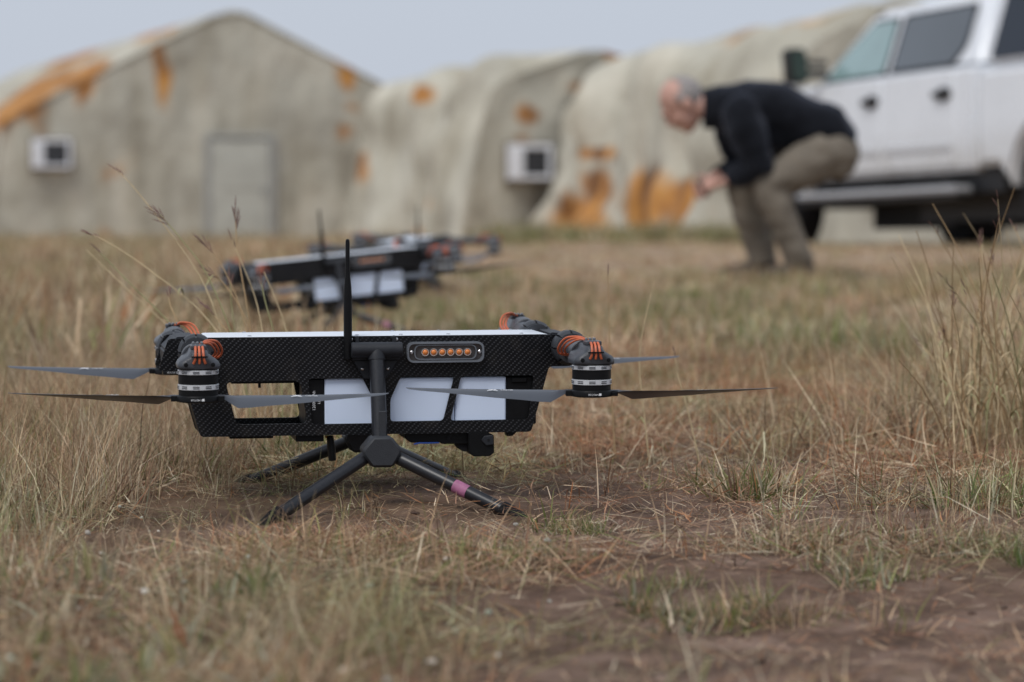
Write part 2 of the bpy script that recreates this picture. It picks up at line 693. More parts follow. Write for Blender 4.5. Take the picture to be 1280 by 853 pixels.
def tent(label, loc, yaw, prof, length, fold, sag, blobs, seed, front_fold=0.03):
    t = thing('shelter_tent', label, 'tent', loc, (0, 0, yaw), 'old foam-coated shelter tents in a row')
    Mw = Matrix.Translation(loc) @ Matrix.Rotation(yaw, 4, 'Z')
    n = 110
    P = smooth_profile(prof, n)
    tang = np.gradient(P, axis=0)
    tang /= np.linalg.norm(tang, axis=1)[:, None]
    nor = np.stack([-tang[:, 1], tang[:, 0]], -1)
    ny = int(min(170, length / 0.12))
    ys = np.linspace(0, length, ny)
    zmax = P[:, 1].max()
    S, Y = np.meshgrid(np.arange(n), ys)
    px, pz = P[S, 0], P[S, 1]
    arc = S / n * 9.0
    # slack cover hanging in folds between the ribs
    f = fold * ((vnoise(Y, arc * 0.22, 0.75, seed) - 0.5) * 1.6 + (vnoise(Y, arc * 0.5, 0.33, seed + 3) - 0.5) * 0.6)
    rib = -sag * np.abs(np.sin(PI * Y / 2.4)) ** 0.8
    fade = sstep(0, 0.9, Y) * (0.2 + 0.8 * sstep(zmax, zmax - 0.6, pz))
    dsp = (f + rib) * np.clip(fade, 0, 1)
    V = np.stack([px + nor[S, 0] * dsp, Y, pz + nor[S, 1] * dsp], -1).reshape(-1, 3)
    i = (np.arange(ny - 1)[:, None] * n + np.arange(n - 1)[None]).reshape(-1)
    F = np.stack([i, i + 1, i + n + 1, i + n], -1)
    me = bpy.data.meshes.new('cover')
    me.from_pydata(V.tolist(), [], F.tolist())
    me.shade_smooth()
    peel_attr(me, Mw, blobs)
    link('cover', me, TENTM, t)
    # gable wall at the front and back: rows between the two sides of the profile
    half = n // 2
    Ltop, Rtop = P[:half], P[n - 1:n - half - 1:-1]
    for yy, name in ((0.0, 'gable_wall'), (length, 'gable_wall')):
        m_ = 60
        rows = []
        for k in range(half):
            a, b = Ltop[k], Rtop[k]
            tt = np.linspace(0, 1, m_)
            X = a[0] * (1 - tt) + b[0] * tt
            Z = a[1] * (1 - tt) + b[1] * tt
            inset = 0.0 * tt
            w = front_fold * ((vnoise(X, Z * 0.3, 0.8, seed + 5) - 0.5) * 2 + (vnoise(X, Z * 0.6, 0.35, seed + 6) - 0.5))
            Yv = yy + (inset + w * np.sin(PI * tt) ** 0.8 * min(1.0, (half - 1 - k) / 12) if yy == 0 else -inset)
            rows.append(np.stack([X, Yv, Z], -1))
        V = np.array(rows).reshape(-1, 3)
        i = (np.arange(half - 1)[:, None] * m_ + np.arange(m_ - 1)[None]).reshape(-1)
        F = np.stack([i, i + 1, i + m_ + 1, i + m_], -1)
        me = bpy.data.meshes.new(name)
        me.from_pydata(V.tolist(), [], F.tolist())
        me.shade_smooth()
        peel_attr(me, Mw, blobs)
        link(name, me, TENTM, t)
    if seed > 5:
        return t
    # hem rope / roll along the front edge
    mb = MB()
    mb.tube([(p[0] * 1.002, -0.02, p[1]) for p in P[::4]], 0.03, 8, up=(0, 1, 0))
    me = mb.mesh('edge_roll')
    peel_attr(me, Mw, blobs)
    link('edge_roll', me, TENTM, t)
    return t


def blob(px, py, Y, rpx, rpy, s=1.0):
    k = Y / FPX
    return (at(px, py, Y), rpx * k, rpy * k, s)


D1, D2, D3 = 62.0, 47.0, 30.5
b1 = [blob(205, 40, 70, 50, 16, 1.1), blob(105, 95, 66, 60, 26, 1.1), blob(30, 130, 64, 60, 34, 1.2), blob(118, 100, 62, 14, 34, 1.0), blob(75, 72, 80, 80, 16, 1.0), blob(55, 112, 72, 70, 34, 1.15),
      blob(205, 90, 62, 12, 50, 0.85), blob(433, 165, 63, 12, 14, 0.9), blob(436, 100, 63, 14, 18, 0.8), blob(150, 215, 62, 14, 20, 0.62),
      blob(137, 300, 62, 12, 18, 0.7), blob(64, 165, 62, 12, 7, 0.7), blob(440, 135, 63, 12, 10, 0.6)]
t1 = tent('largest grey shelter tent at the left with a pale door in its gable', tuple(at(293, 300, D1)), R(16),
          [(-5.25, -0.6), (-4.95, 2.5), (0, 4.97), (4.95, 2.5), (5.25, -0.6)], 38, 0.10, 0.05, b1, 3, 0.06)
b2 = [blob(525, 118, 51, 26, 12), blob(455, 205, 57, 16, 22, 0.9), blob(420, 285, 60, 20, 16, 0.9), blob(430, 160, 58, 12, 12, 0.7), blob(544, 258, 49, 10, 12, 0.75),
      blob(660, 145, 47, 22, 18, 0.85), blob(652, 172, 47, 16, 8, 0.75), blob(768, 68, 47, 16, 12, 0.95), blob(716, 108, 47, 12, 12, 0.6), blob(590, 98, 49, 20, 7, 0.65), blob(530, 295, 50, 18, 10, 0.7)]
t2 = tent('middle shelter tent with folded side cover and an air conditioner in its end wall', tuple(at(745, 300, D2)), R(12.6),
          [(-2.35, -0.5), (-1.74, 2.52), (0, 3.12), (2.6, 2.3), (3.3, -0.5)], 11.0, 0.62, 0.16, b2, 11, 0.14)
b3 = [blob(722, 278, 45, 34, 40, 1.25), blob(745, 235, 43, 22, 26, 1.0), blob(812, 250, 38, 28, 46, 1.3), blob(866, 262, 35, 16, 34, 1.2), blob(842, 285, 36, 14, 14, 0.9),
      blob(748, 192, 44, 26, 9, 0.95), blob(820, 188, 39, 18, 9, 0.7), blob(1095, 12, 36, 50, 10, 1.0), blob(945, 52, 37, 34, 12, 0.95), blob(905, 40, 39, 50, 6, 0.6), blob(1010, 35, 35, 18, 10, 0.6), blob(700, 300, 46, 16, 14, 0.9)]
t3 = tent('right hand shelter tent behind the crouching man and the truck, orange at its foot', tuple(at(1120, 300, D3)), R(7),
          [(-1.55, -0.45), (-1.04, 1.98), (0, 2.60), (1.9, 2.0), (2.4, -0.45)], 16.2, 0.62, 0.16, b3, 23, 0.18)

# door of the left tent, with its frame and handle
DOORM = mat('pale_door_paint', (0.44, 0.44, 0.39), 0.7, var=0.1, scale=3)
FRAMEM = mat('door_frame_paint', (0.33, 0.33, 0.31), 0.7, scale=3)
mb = MB().box((0.12, -0.06, 1.05), (1.28, 0.08, 2.16))
dr = build('door', mb, DOORM, t1, bevel=0.02)
mb = MB()
for sx in (-1, 1):
    mb.box((0.12 + sx * 0.72, -0.05, 1.08), (0.13, 0.14, 2.32))
mb.box((0.12, -0.05, 2.215), (1.31, 0.14, 0.10))
build('door_frame', mb, FRAMEM, dr, bevel=0.015)
mb = MB().tube([(0.62, -0.16, 0.98), (0.62, -0.16, 1.14)], 0.018, 8).box((0.62, -0.12, 1.06), (0.05, 0.06, 0.18))
build('door_handle', mb, STEEL, dr)
for z in (0.38, 1.45):
    dz = MB().box((0.12, -0.105, z), (0.86, 0.02, 0.70 if z > 1 else 0.5))
    build('door_panel', dz, DOORM, dr, bevel=0.01)

# air conditioners let into the tent walls
ACW = mat('appliance_white', (0.74, 0.76, 0.80), 0.5, var=0.06, scale=6)
ACD = mat('appliance_grille', (0.05, 0.055, 0.065), 0.6)


def aircon(label, tentobj, lx, z, w, h):
    Mw = Matrix.Translation(tentobj.location) @ Matrix.Rotation(tentobj.rotation_euler.z, 4, 'Z')
    p = Mw @ Vector((lx, -0.12, z))
    t = thing('air_conditioner', label, 'air conditioner', p, (0, 0, tentobj.rotation_euler.z), 'wall air conditioners')
    c = MB()
    T = 0.07
    c.box((-w / 2 + T * 1.6, 0, 0), (T * 3.2, 0.40, h))
    c.box((w / 2 - T / 2, 0, 0), (T, 0.40, h))
    c.box((T * 1.1, 0, h / 2 - T / 2), (w - T * 4.2 - 0.004, 0.398, T))
    c.box((T * 1.1, 0, -h / 2 + T / 2), (w - T * 4.2 - 0.004, 0.398, T))
    build('case', c, ACW, t, bevel=0.015)
    gx0, gx1 = -w / 2 + T * 3.2, w / 2 - T
    g = MB().box(((gx0 + gx1) / 2, -0.12, 0), (gx1 - gx0, 0.03, h - 2 * T))
    gr = build('grille', g, ACD, t)
    for k in range(6):
        zz = -h / 2 + T + (k + 0.5) * (h - 2 * T) / 6
        s = MB().box(((gx0 + gx1) / 2, -0.15, zz), (gx1 - gx0 - 0.02, 0.04, 0.018))
        build('slat', s, mat('slat_grey', (0.10, 0.105, 0.115), 0.5), gr)
    f = MB().box((0, 0.11, 0), (w + 0.12, 0.10, h + 0.10))
    build('mounting_frame', f, mat('wood_frame', (0.22, 0.2, 0.17), 0.8), t, bevel=0.01)
    return t


aircon('white air conditioner in the left tent near its roof edge', t1, -3.90, 1.84, 0.80, 0.60)
aircon('white air conditioner in the end wall of the middle tent', t2, -1.14, 1.26, 0.70, 0.56)


# ------------------------------------------------------------------ pickup truck
def make_truck():
    h = Vector((-0.358, 0.934, 0)).normalized()
    yaw = math.atan2(h.y, h.x)
    O = Vector((2.675, 24.37, 0))
    zf, zr = gz(O.x, O.y - 1), gz(O.x + 0.358 * 5, O.y - 0.934 * 5)
    base = -0.085
    t = thing('pickup_truck', 'white crew cab pickup truck with a canopy over its bed', 'truck', (O.x, O.y, base - 0.10), (0, R(1.9), yaw))
    PAINT = mat('white_car_paint', (0.77, 0.80, 0.84), 0.28, var=0.03, scale=3, coat=0.6)
    # road dust on the sills
    nt = PAINT.node_tree
    pb = nt.nodes['Principled BSDF']
    src = pb.inputs['Base Color'].links[0].from_socket
    tc = nd(nt, 'ShaderNodeTexCoord')
    sp_ = nd(nt, 'ShaderNodeSeparateXYZ')
    nt.links.new(tc.outputs['Object'], sp_.inputs[0])
    nz = nd(nt, 'ShaderNodeTexNoise')
    nz.inputs['Scale'].default_value = 5
    nz.inputs['Detail'].default_value = 5
    nt.links.new(tc.outputs['Object'], nz.inputs['Vector'])
    m1 = nd(nt, 'ShaderNodeMapRange', interpolation_type='SMOOTHSTEP')
    m1.inputs['From Min'].default_value = 0.95
    m1.inputs['From Max'].default_value = 0.60
    nt.links.new(sp_.outputs[2], m1.inputs['Value'])
    m2 = nd(nt, 'ShaderNodeMath', operation='MULTIPLY')
    nt.links.new(m1.outputs[0], m2.inputs[0])
    nt.links.new(nz.outputs['Fac'], m2.inputs[1])
    mx = nd(nt, 'ShaderNodeMixRGB')
    mx.inputs[2].default_value = (0.45, 0.42, 0.38, 1)
    nt.links.new(m2.outputs[0], mx.inputs[0])
    nt.links.new(src, mx.inputs[1])
    nt.links.new(mx.outputs[0], pb.inputs['Base Color'])
    TRIM = mat('black_trim', (0.018, 0.018, 0.02), 0.55)
    GLASS = mat('side_glass', (0.24, 0.36, 0.36), 0.06, var=0.25, scale=1.2, coat=1.0)  # pale base colour paints in the brightness seen through the cab
    TINT = mat('tinted_glass', (0.010, 0.016, 0.028), 0.1, coat=0.2, spec=0.25, var=0.2, scale=1.5)
    W = 0.98

    def Mx(s):
        return -s
    # lower body sides with wheel arches
    arch = lambda c, r: [(c - r * math.cos(a), 0.42 + r * math.sin(a)) for a in [PI * k / 14 for k in range(15)]]
    low = [(0.02, 0.62), (0.0, 0.95), (0.06, 1.22), (0.45, 1.25), (1.62, 1.31), (4.12, 1.31), (4.12, 0.57)]
    low += [(1.5, 0.57)] + [p for p in arch(0.92, 0.50)[::-1]] + [(0.30, 0.50)]
    mb = MB().prism([(Mx(s), z) for s, z in low], -W, W, 'y')
    build('body', mb, PAINT, t, bevel=0.05, seg=3)
    bed = [(4.16, 0.60), (4.16, 1.27), (6.25, 1.27), (6.27, 0.66), (5.75, 0.60)] + [p for p in arch(5.10, 0.50)[::-1]] + [(4.45, 0.60)]
    mb = MB().prism([(Mx(s), z) for s, z in bed], -W, W, 'y')
    build('bed', mb, PAINT, t, bevel=0.04, seg=3)
    # cab greenhouse
    bt = [(1.55, 1.28), (4.10, 1.28)]
    tp = [(2.30, 1.84), (3.98, 1.86)]
    v = []
    for (s, z), w in ((bt[0], 0.95), (bt[1], 0.95), (tp[1], 0.76), (tp[0], 0.76)):
        v += [(Mx(s), -w, z), (Mx(s), w, z)]
    mb = MB().add(v, [(0, 2, 3, 1), (6, 7, 5, 4), (0, 1, 7, 6), (2, 4, 5, 3), (0, 6, 4, 2), (1, 3, 5, 7)])
    cab = build('cab', mb, PAINT, t, bevel=0.06, seg=3)

    def side_pt(s, z, sgn, off):
        k = (z - 1.28) / (1.85 - 1.28)
        return (Mx(s), sgn * (0.95 - 0.19 * k + off), z)

    def pane(name, poly, sgn, m, parent, off=0.012, th=0.02):
        n = len(poly)
        v = [side_pt(s, z, sgn, off) for s, z in poly] + [side_pt(s, z, sgn, off - th) for s, z in poly]
        f = [tuple(range(n)), tuple(range(2 * n - 1, n - 1, -1))] + [(i, (i + 1) % n, (i + 1) % n + n, i + n) for i in range(n)]
        return build(name, MB().add(v, f), m, parent, smooth=0)
    for sg in (1, -1):
        fr = round_poly([(1.80, 1.325), (2.72, 1.34), (2.72, 1.735), (2.36, 1.735), (2.0, 1.51)], 0.05)
        rr = round_poly([(2.86, 1.345), (3.74, 1.345), (3.86, 1.47), (3.86, 1.745), (2.86, 1.74)], 0.05)
        w1 = pane('side_window', fr, sg, GLASS, t)
        w2 = pane('side_window', rr, sg, mat('rear_glass', (0.05, 0.062, 0.072), 0.06, coat=1.0, var=0.3, scale=1.0), t)
        for w, poly in ((w1, fr), (w2, rr)):
            c = np.mean(np.array(poly), 0)
            big = [(c[0] + (a - c[0]) * 1.09, c[1] + (b - c[1]) * 1.11) for a, b in poly]
            pane('window_seal', big, sg, TRIM, w, off=0.006)
        # doors: panels a little proud of the body, with a gap between them
        for (s0, s1, hs) in ((1.72, 2.775, 2.66), (2.80, 3.86, 3.74)):
            mb = MB().prism(round_poly([(Mx(s0), 0.61), (Mx(s1), 0.61), (Mx(s1), 1.29), (Mx(s0), 1.29)], 0.05), sg * (W - 0.01), sg * (W + 0.012), 'y')
            d = build('door', mb, PAINT, t, bevel=0.008)
            mb = MB().box((Mx(hs - 0.03), sg * (W + 0.035), 1.125), (0.22, 0.03, 0.045))
            for q in (-0.10, 0.10):
                mb.box((Mx(hs - 0.03 + q), sg * (W + 0.022), 1.125), (0.02, 0.03, 0.04))
            mb.ball((Mx(hs - 0.03), sg * (W + 0.01), 1.125), (0.12, 0.012, 0.055))
            build('handle', mb, TRIM, d, bevel=0.006)
            mb = MB().box((Mx((s0 + s1) / 2), sg * (W + 0.018), 0.76), (s1 - s0 - 0.06, 0.02, 0.05))
            build('rub_strip', mb, mat('strip_white', (0.6, 0.61, 0.63), 0.4), d, bevel=0.005)
        # mirrors on arms
        mb = MB().box((Mx(1.82), sg * 1.05, 1.39), (0.10, 0.20, 0.06)).box((Mx(1.82), sg * 1.05, 1.47), (0.08, 0.2, 0.04))
        mir = build('door_mirror', mb, TRIM, t, bevel=0.01)
        mb = MB().prism(round_poly([(sg * 1.12, 1.31), (sg * 1.28, 1.31), (sg * 1.30, 1.58), (sg * 1.14, 1.58)], 0.04), Mx(1.74), Mx(1.86), 'x')
        build('housing', mb, TRIM, mir, bevel=0.02, seg=2)
        mb = MB().prism(round_poly([(sg * 1.135, 1.335), (sg * 1.268, 1.335), (sg * 1.285, 1.555), (sg * 1.155, 1.555)], 0.03), Mx(1.895), Mx(1.885), 'x')
        build('mirror_glass', mb, mat('mirror_painted_reflection', (0.05, 0.07, 0.06), 0.15, 0.3), mir)  # dark greenish base paints in the surroundings reflected by the glass
        mb = MB().box((Mx(1.70), sg * 1.16, 1.36), (0.10, 0.14, 0.14))
        build('mirror_cap', mb, PAINT, mir, bevel=0.03, seg=2)
        # running board
        mb = MB().box((Mx(2.8), sg * 1.02, 0.445), (2.5, 0.16, 0.05))
        rb = build('running_board', mb, mat('board_alloy', (0.50, 0.51, 0.53), 0.4, 0.2), t, bevel=0.02, seg=2)
        for s in (1.8, 2.8, 3.8):
            build('bracket', MB().box((Mx(s), sg * 0.93, 0.49), (0.08, 0.2, 0.05)), TRIM, rb)
        mb = MB().box((Mx(2.8), sg * 1.0, 0.395), (2.42, 0.14, 0.04))
        build('board_skirt', mb, TRIM, rb, bevel=0.01)
        # canopy side window
        poly = round_poly([(4.32, 1.33), (6.10, 1.33), (6.02, 1.80), (4.42, 1.80)], 0.06)
        n = len(poly)
        sp = lambda s, z, off: (Mx(s), sg * (0.97 - 0.12 * (z - 1.275) / 0.615 + off), z)
        v = [sp(s, z, 0.008) for s, z in poly] + [sp(s, z, -0.02) for s, z in poly]
        f = [tuple(range(n)), tuple(range(2 * n - 1, n - 1, -1))] + [(i, (i + 1) % n, (i + 1) % n + n, i + n) for i in range(n)]
        build('canopy_window', MB().add(v, f), TINT, t, smooth=0)
    # canopy shell over the bed
    v = []
    for (s, z), w in (((4.20, 1.275), 0.97), ((6.26, 1.275), 0.97), ((6.16, 1.89), 0.85), ((4.28, 1.89), 0.85)):
        v += [(Mx(s), -w, z), (Mx(s), w, z)]
    mb = MB().add(v, [(0, 2, 3, 1), (6, 7, 5, 4), (0, 1, 7, 6), (2, 4, 5, 3), (0, 6, 4, 2), (1, 3, 5, 7)])
    build('canopy_shell', mb, PAINT, t, bevel=0.05, seg=3)
    # windscreen, rear screen, grille, lamps, bumpers, tailgate
    v = [(Mx(1.60), -0.82, 1.33), (Mx(1.60), 0.82, 1.33), (Mx(2.25), 0.70, 1.81), (Mx(2.25), -0.70, 1.81)]
    v += [(x + 0.02, y, z + 0.02) for x, y, z in v]
    mb = MB().add(v, [(0, 1, 2, 3), (7, 6, 5, 4), (0, 4, 5, 1), (1, 5, 6, 2), (2, 6, 7, 3), (3, 7, 4, 0)])
    build('windscreen', mb, TINT, t)
    mb = MB().box((Mx(0.0), 0, 1.0), (0.05, 1.35, 0.34))
    build('grille', mb, TRIM, t, bevel=0.02)
    for sg in (1, -1):
        mb = MB().box((Mx(0.03), sg * 0.82, 1.02), (0.08, 0.26, 0.30))
        build('headlight', mb, mat('lamp_lens', (0.6, 0.62, 0.65), 0.1, coat=1), t, bevel=0.03)
        mb = MB().box((Mx(6.26), sg * 0.90, 1.12), (0.05, 0.16, 0.42))
        build('tail_light', mb, mat('red_lens', (0.35, 0.01, 0.012), 0.15, coat=1), t, bevel=0.02)
    mb = MB().box((Mx(-0.05), 0, 0.66), (0.20, 1.92, 0.24))
    build('bumper', mb, mat('bumper_chrome', (0.6, 0.6, 0.62), 0.2, 0.9), t, bevel=0.05, seg=2)
    mb = MB().box((Mx(6.36), 0, 0.62), (0.20, 1.90, 0.20))
    build('bumper', mb, MATS['bumper_chrome'], t, bevel=0.04, seg=2)
    mb = MB().box((Mx(6.275), 0, 0.99), (0.03, 1.56, 0.66))
    build('tailgate', mb, PAINT, t, bevel=0.01)
    # chassis
    mb = MB()
    for sg in (1, -1):
        mb.box((Mx(3.1), sg * 0.45, 0.45), (5.6, 0.10, 0.16))
    mb.box((Mx(0.92), 0, 0.42), (0.12, 1.5, 0.12)).box((Mx(5.10), 0, 0.42), (0.14, 1.5, 0.14)).box((Mx(2.9), 0.0, 0.50), (2.9, 1.75, 0.16)).box((Mx(3.6), 0.35, 0.38), (1.5, 0.7, 0.30)).box((Mx(2.1), -0.1, 0.33), (1.3, 0.9, 0.28)).box((Mx(3.0), -0.45, 0.34), (1.6, 0.12, 0.12))
    build('chassis', mb, TRIM, t)
    wt = MB().lathe([(0.25, -0.13), (0.37, -0.135), (0.405, -0.10), (0.41, 0.0), (0.405, 0.10), (0.37, 0.135), (0.25, 0.13)], 36)
    tyre = wt.mesh('tyre', smooth=40)
    wr = MB().lathe([(0.25, -0.11), (0.262, 0.12), (0.24, 0.12), (0.22, 0.06), (0.08, 0.05), (0.06, 0.09), (0.01, 0.09)], 24)
    for k in range(6):
        wr.box((0.15, 0, 0.075), (0.18, 0.05, 0.04), Matrix.Rotation(k * PI / 3, 4, 'Z'))
    rim = wr.mesh('rim')
    for s in (0.92, 5.10):
        for sg in (1, -1):
            w = link('wheel', tyre, RUBBER, t, (Mx(s), sg * 0.83, 0.42), (R(-90) * sg, 0, 0))
            link('rim', rim, mat('alloy_wheel', (0.3, 0.3, 0.32), 0.35, 0.8), w)
    return t


make_truck()


# ------------------------------------------------------------------ crouching man
def make_person():
    K = 260.0
    bx, by = (975 - 640) / K, FPX / K
    bz = gz(bx, by) - 0.005

    def P(px, py, dy=0.0):
        return Vector(((px - 975) / K, dy, CAM_H - (py - 210) / K - bz))
    SKIN = mat('skin', (0.50, 0.29, 0.23), 0.55, var=0.12, scale=14, bump=0.05)
    CLOTH = mat('black_fleece', (0.0075, 0.0085, 0.0115), 0.95, spec=0.08, bump=0.5, scale=18, bscale=45, var=0.3)
    CLOTH.node_tree.nodes['Principled BSDF'].inputs['Sheen Weight'].default_value = 0.25
    CLOTH.node_tree.nodes['Principled BSDF'].inputs['Sheen Tint'].default_value = (0.5, 0.55, 0.7, 1)
    TROUS = mat('khaki_cloth', (0.16, 0.137, 0.108), 0.9, bump=0.5, scale=12, bscale=30, var=0.15)
    HAIR = mat('grey_hair', (0.30, 0.275, 0.265), 0.75, bump=0.6, scale=70, bscale=200, var=0.35)
    SHOE = mat('brown_shoe_leather', (0.055, 0.038, 0.03), 0.6)

    def remesh(name, mb, vox, m, parent, smooth_it=4, loc=None):
        me = mb.mesh(name, smooth=0)
        o = bpy.data.objects.new(name, me)
        COL.objects.link(o)
        md = o.modifiers.new('r', 'REMESH')
        md.mode = 'VOXEL'
        md.voxel_size = vox
        ms = o.modifiers.new('s', 'SMOOTH')
        ms.iterations = smooth_it
        ms.factor = 0.5
        me2 = eval_mesh(o, name)
        bpy.data.objects.remove(o)
        me2.shade_smooth()
        return link(name, me2, m, parent, loc)

    NEAR, FAR = -0.17, 0.17
    hip_n, hip_f = P(1030, 190, -0.10), P(1030, 190, 0.10)
    knee_n, knee_f = P(955, 232, -0.17), P(930, 235, 0.16)
    ank_n, ank_f = P(996, 322, -0.13), P(957, 326, 0.13)
    sh_n, sh_f = P(917, 142, -0.19), P(912, 142, 0.19)
    el_n, el_f = P(945, 206, -0.21), P(930, 208, 0.20)
    wr_n, wr_f = P(906, 226, -0.09), P(893, 222, 0.06)
    waist = P(1005, 158)
    chest = P(940, 140)
    neck0, neck1 = P(893, 133), P(868, 134)
    head = P(853, 131)
    # --- body: one continuous skin surface, thinner than the clothes where they cover it
    b = MB()
    b.tube([P(1040, 188), waist, chest, P(905, 137)], [0.13, 0.12, 0.13, 0.09], 16, ry=[0.10, 0.085, 0.10, 0.07], up=(0, 0, 1))
    b.tube([neck0, neck1, head], [0.066, 0.062, 0.06], 14)
    # head, tilted forward and down; face looks to the hands
    HM = Matrix.Translation(head) @ Matrix.Rotation(R(-44), 4, 'Y') @ Matrix.Scale(1.06, 4)     # local -x is the face, +z the crown
    b.ball((0.012, 0, 0.028), (0.098, 0.078, 0.098), 20, HM)
    b.ball((-0.030, 0, -0.035), (0.062, 0.063, 0.082), 18, HM)
    b.ball((-0.052, 0, -0.092), (0.034, 0.038, 0.026), 12, HM)             # chin
    b.tube([(-0.088, 0, 0.012), (-0.108, 0, -0.022), (-0.090, 0, -0.034)], [0.010, 0.016, 0.014], 8, M=HM)   # nose
    b.tube([(-0.088, -0.045, 0.022), (-0.097, 0, 0.026), (-0.088, 0.045, 0.022)], [0.008, 0.011, 0.008], 8, M=HM)  # brow
    b.tube([(-0.083, -0.022, -0.062), (-0.094, 0, -0.060), (-0.083, 0.022, -0.062)], [0.006, 0.009, 0.006], 8, M=HM)  # lips
    for sg in (-1, 1):
        b.ball((0.012, sg * 0.077, -0.012), (0.022, 0.014, 0.036), 12, HM)   # ear
        b.ball((-0.06, sg * 0.034, -0.025), (0.025, 0.024, 0.028), 10, HM)   # cheek
    for hip, knee, ank in ((hip_n, knee_n, ank_n), (hip_f, knee_f, ank_f)):
        b.tube([hip, (hip + knee) / 2, knee, (knee + ank) / 2, ank], [0.075, 0.068, 0.05, 0.046, 0.034], 12)
        b.tube([ank, ank + Vector((-0.02, 0, -0.05)), ank + Vector((-0.13, 0, -0.065))], [0.034, 0.036, 0.025], 10)
    hands = []
    for sh, el, wr, sg in ((sh_n, el_n, wr_n, -1), (sh_f, el_f, wr_f, 1)):
        b.tube([sh, (sh + el) / 2, el, (el + wr) / 2, wr], [0.05, 0.044, 0.038, 0.034, 0.026], 12)
        grip = P(878, 238, sg * 0.035)
        pal = wr + (grip - wr) * 0.55
        b.tube([wr, pal, wr + (grip - wr) * 0.85], [0.026, 0.036, 0.034], 10, ry=[0.02, 0.019, 0.016])
        for q in range(4):
            off = Vector((0.004 * q, sg * 0.004, 0.030 - 0.020 * q))
            r0 = wr + (grip - wr) * 0.8 + off
            k1 = r0 + Vector((-0.030, sg * 0.012, -0.006))
            k2 = k1 + Vector((-0.022, -sg * 0.014, -0.010))
            k3 = k2 + Vector((-0.004, -sg * 0.020 * (1 if q else 0.9), -0.006))
            b.tube([r0, k1, k2, k3], [0.0105, 0.0100, 0.0090, 0.0080], 8)
        t0 = pal + Vector((0.0, -sg * 0.012, 0.030))
        b.tube([t0, t0 + Vector((-0.030, -sg * 0.012, 0.014)), t0 + Vector((-0.058, -sg * 0.016, 0.006))], [0.013, 0.011, 0.009], 8)
    body = remesh('person', b, 0.0075, SKIN, None, 3, (bx, by, bz))
    tag(body, 'man in black fleece and khaki trousers crouching over a device in his hands', 'person')
    # --- jacket
    j = MB()
    j.tube([P(1066, 176), P(1040, 166), waist, P(968, 140), P(930, 133), P(898, 135), P(884, 136)],
           [0.165, 0.175, 0.178, 0.20, 0.215, 0.13, 0.082], 20, ry=[0.04, 0.125, 0.145, 0.142, 0.125, 0.11, 0.088], up=(0, 0, 1))
    j.tube([P(1000, 172), P(945, 165), P(915, 160)], [0.14, 0.16, 0.12], 16, ry=[0.07, 0.095, 0.08], up=(0, 0, 1))
    j.tube([P(890, 137), P(877, 137)], [0.086, 0.080], 16, ry=[0.100, 0.098], up=(0, 0, 1))          # stand-up collar
    for sh, el, wr in ((sh_n, el_n, wr_n), (sh_f, el_f, wr_f)):
        j.tube([sh + Vector((0.03, 0, 0.0)), sh + (el - sh) * 0.35, sh + (el - sh) * 0.7, el, el + (wr - el) * 0.5, el + (wr - el) * 0.88],
               [0.085, 0.098, 0.086, 0.076, 0.064, 0.052], 14)
        j.ball(tuple(sh + Vector((0.02, 0, -0.01))), (0.10, 0.085, 0.10), 14)
    jk = remesh('jacket', j, 0.011, CLOTH, body, 5)
    for v in jk.data.vertices:          # slack folds across the back and sleeves
        q = v.co
        f = mnoise.noise(Vector((q.x * 9 + q.z * 5, q.y * 4, q.z * 9 - q.x * 3))) * 0.013 + mnoise.noise(q * 22) * 0.004
        v.co = q + v.normal * f
    # --- trousers
    tr = MB()
    tr.tube([P(1058, 180), P(1040, 184), P(1010, 180)], [0.16, 0.175, 0.16], 18, ry=[0.09, 0.115, 0.085], up=(0, 0, 1))
    for hip, knee, ank, sg in ((hip_n, knee_n, ank_n, -1), (hip_f, knee_f, ank_f, 1)):
        tr.ball(tuple(hip + Vector((0.045, 0, -0.012))), (0.115, 0.095, 0.122), 16)
        tr.tube([hip, hip + (knee - hip) * 0.5, knee], [0.118, 0.105, 0.080], 16)
        tr.ball(tuple(knee + Vector((-0.005, 0, 0.0))), (0.074, 0.070, 0.078), 14)
        tr.tube([knee, knee + (ank - knee) * 0.35, knee + (ank - knee) * 0.75, ank + Vector((0.004, 0, -0.03))], [0.076, 0.084, 0.072, 0.072], 14)
    tk = remesh('trousers', tr, 0.011, TROUS, body, 5)
    for v in tk.data.vertices:          # creases round knee and hip
        q = v.co
        v.co = q + v.normal * (mnoise.noise(Vector((q.x * 6 + q.z * 14, q.y * 5, q.z * 12 - q.x * 8))) * 0.010)
    # --- shoes
    for ank in (ank_n, ank_f):
        s = MB()
        a = Vector((ank.x, ank.y, 0.0))
        s.tube([a + Vector((0.065, 0, 0.045)), a + Vector((0.02, 0, 0.052)), a + Vector((-0.08, 0, 0.046)), a + Vector((-0.17, 0, 0.036)), a + Vector((-0.215, 0, 0.028))],
               [0.034, 0.042, 0.046, 0.048, 0.026], 14, ry=[0.042, 0.05, 0.042, 0.032, 0.018], up=(0, 0, 1))
        s.tube([a + Vector((0.02, 0, 0.05)), a + Vector((0.01, 0, 0.13))], [0.048, 0.044], 12)
        remesh('shoe', s, 0.008, SHOE, body, 4)
    # --- hair: cropped grey round the sides and back, bare crown
    h = MB()
    h.ball((0.014, 0, 0.026), (0.103, 0.083, 0.101), 24, HM)
    ho = h.mesh('hair', smooth=60)
    bm = bmesh.new()
    bm.from_mesh(ho)
    HI = HM.inverted()
    dele = []
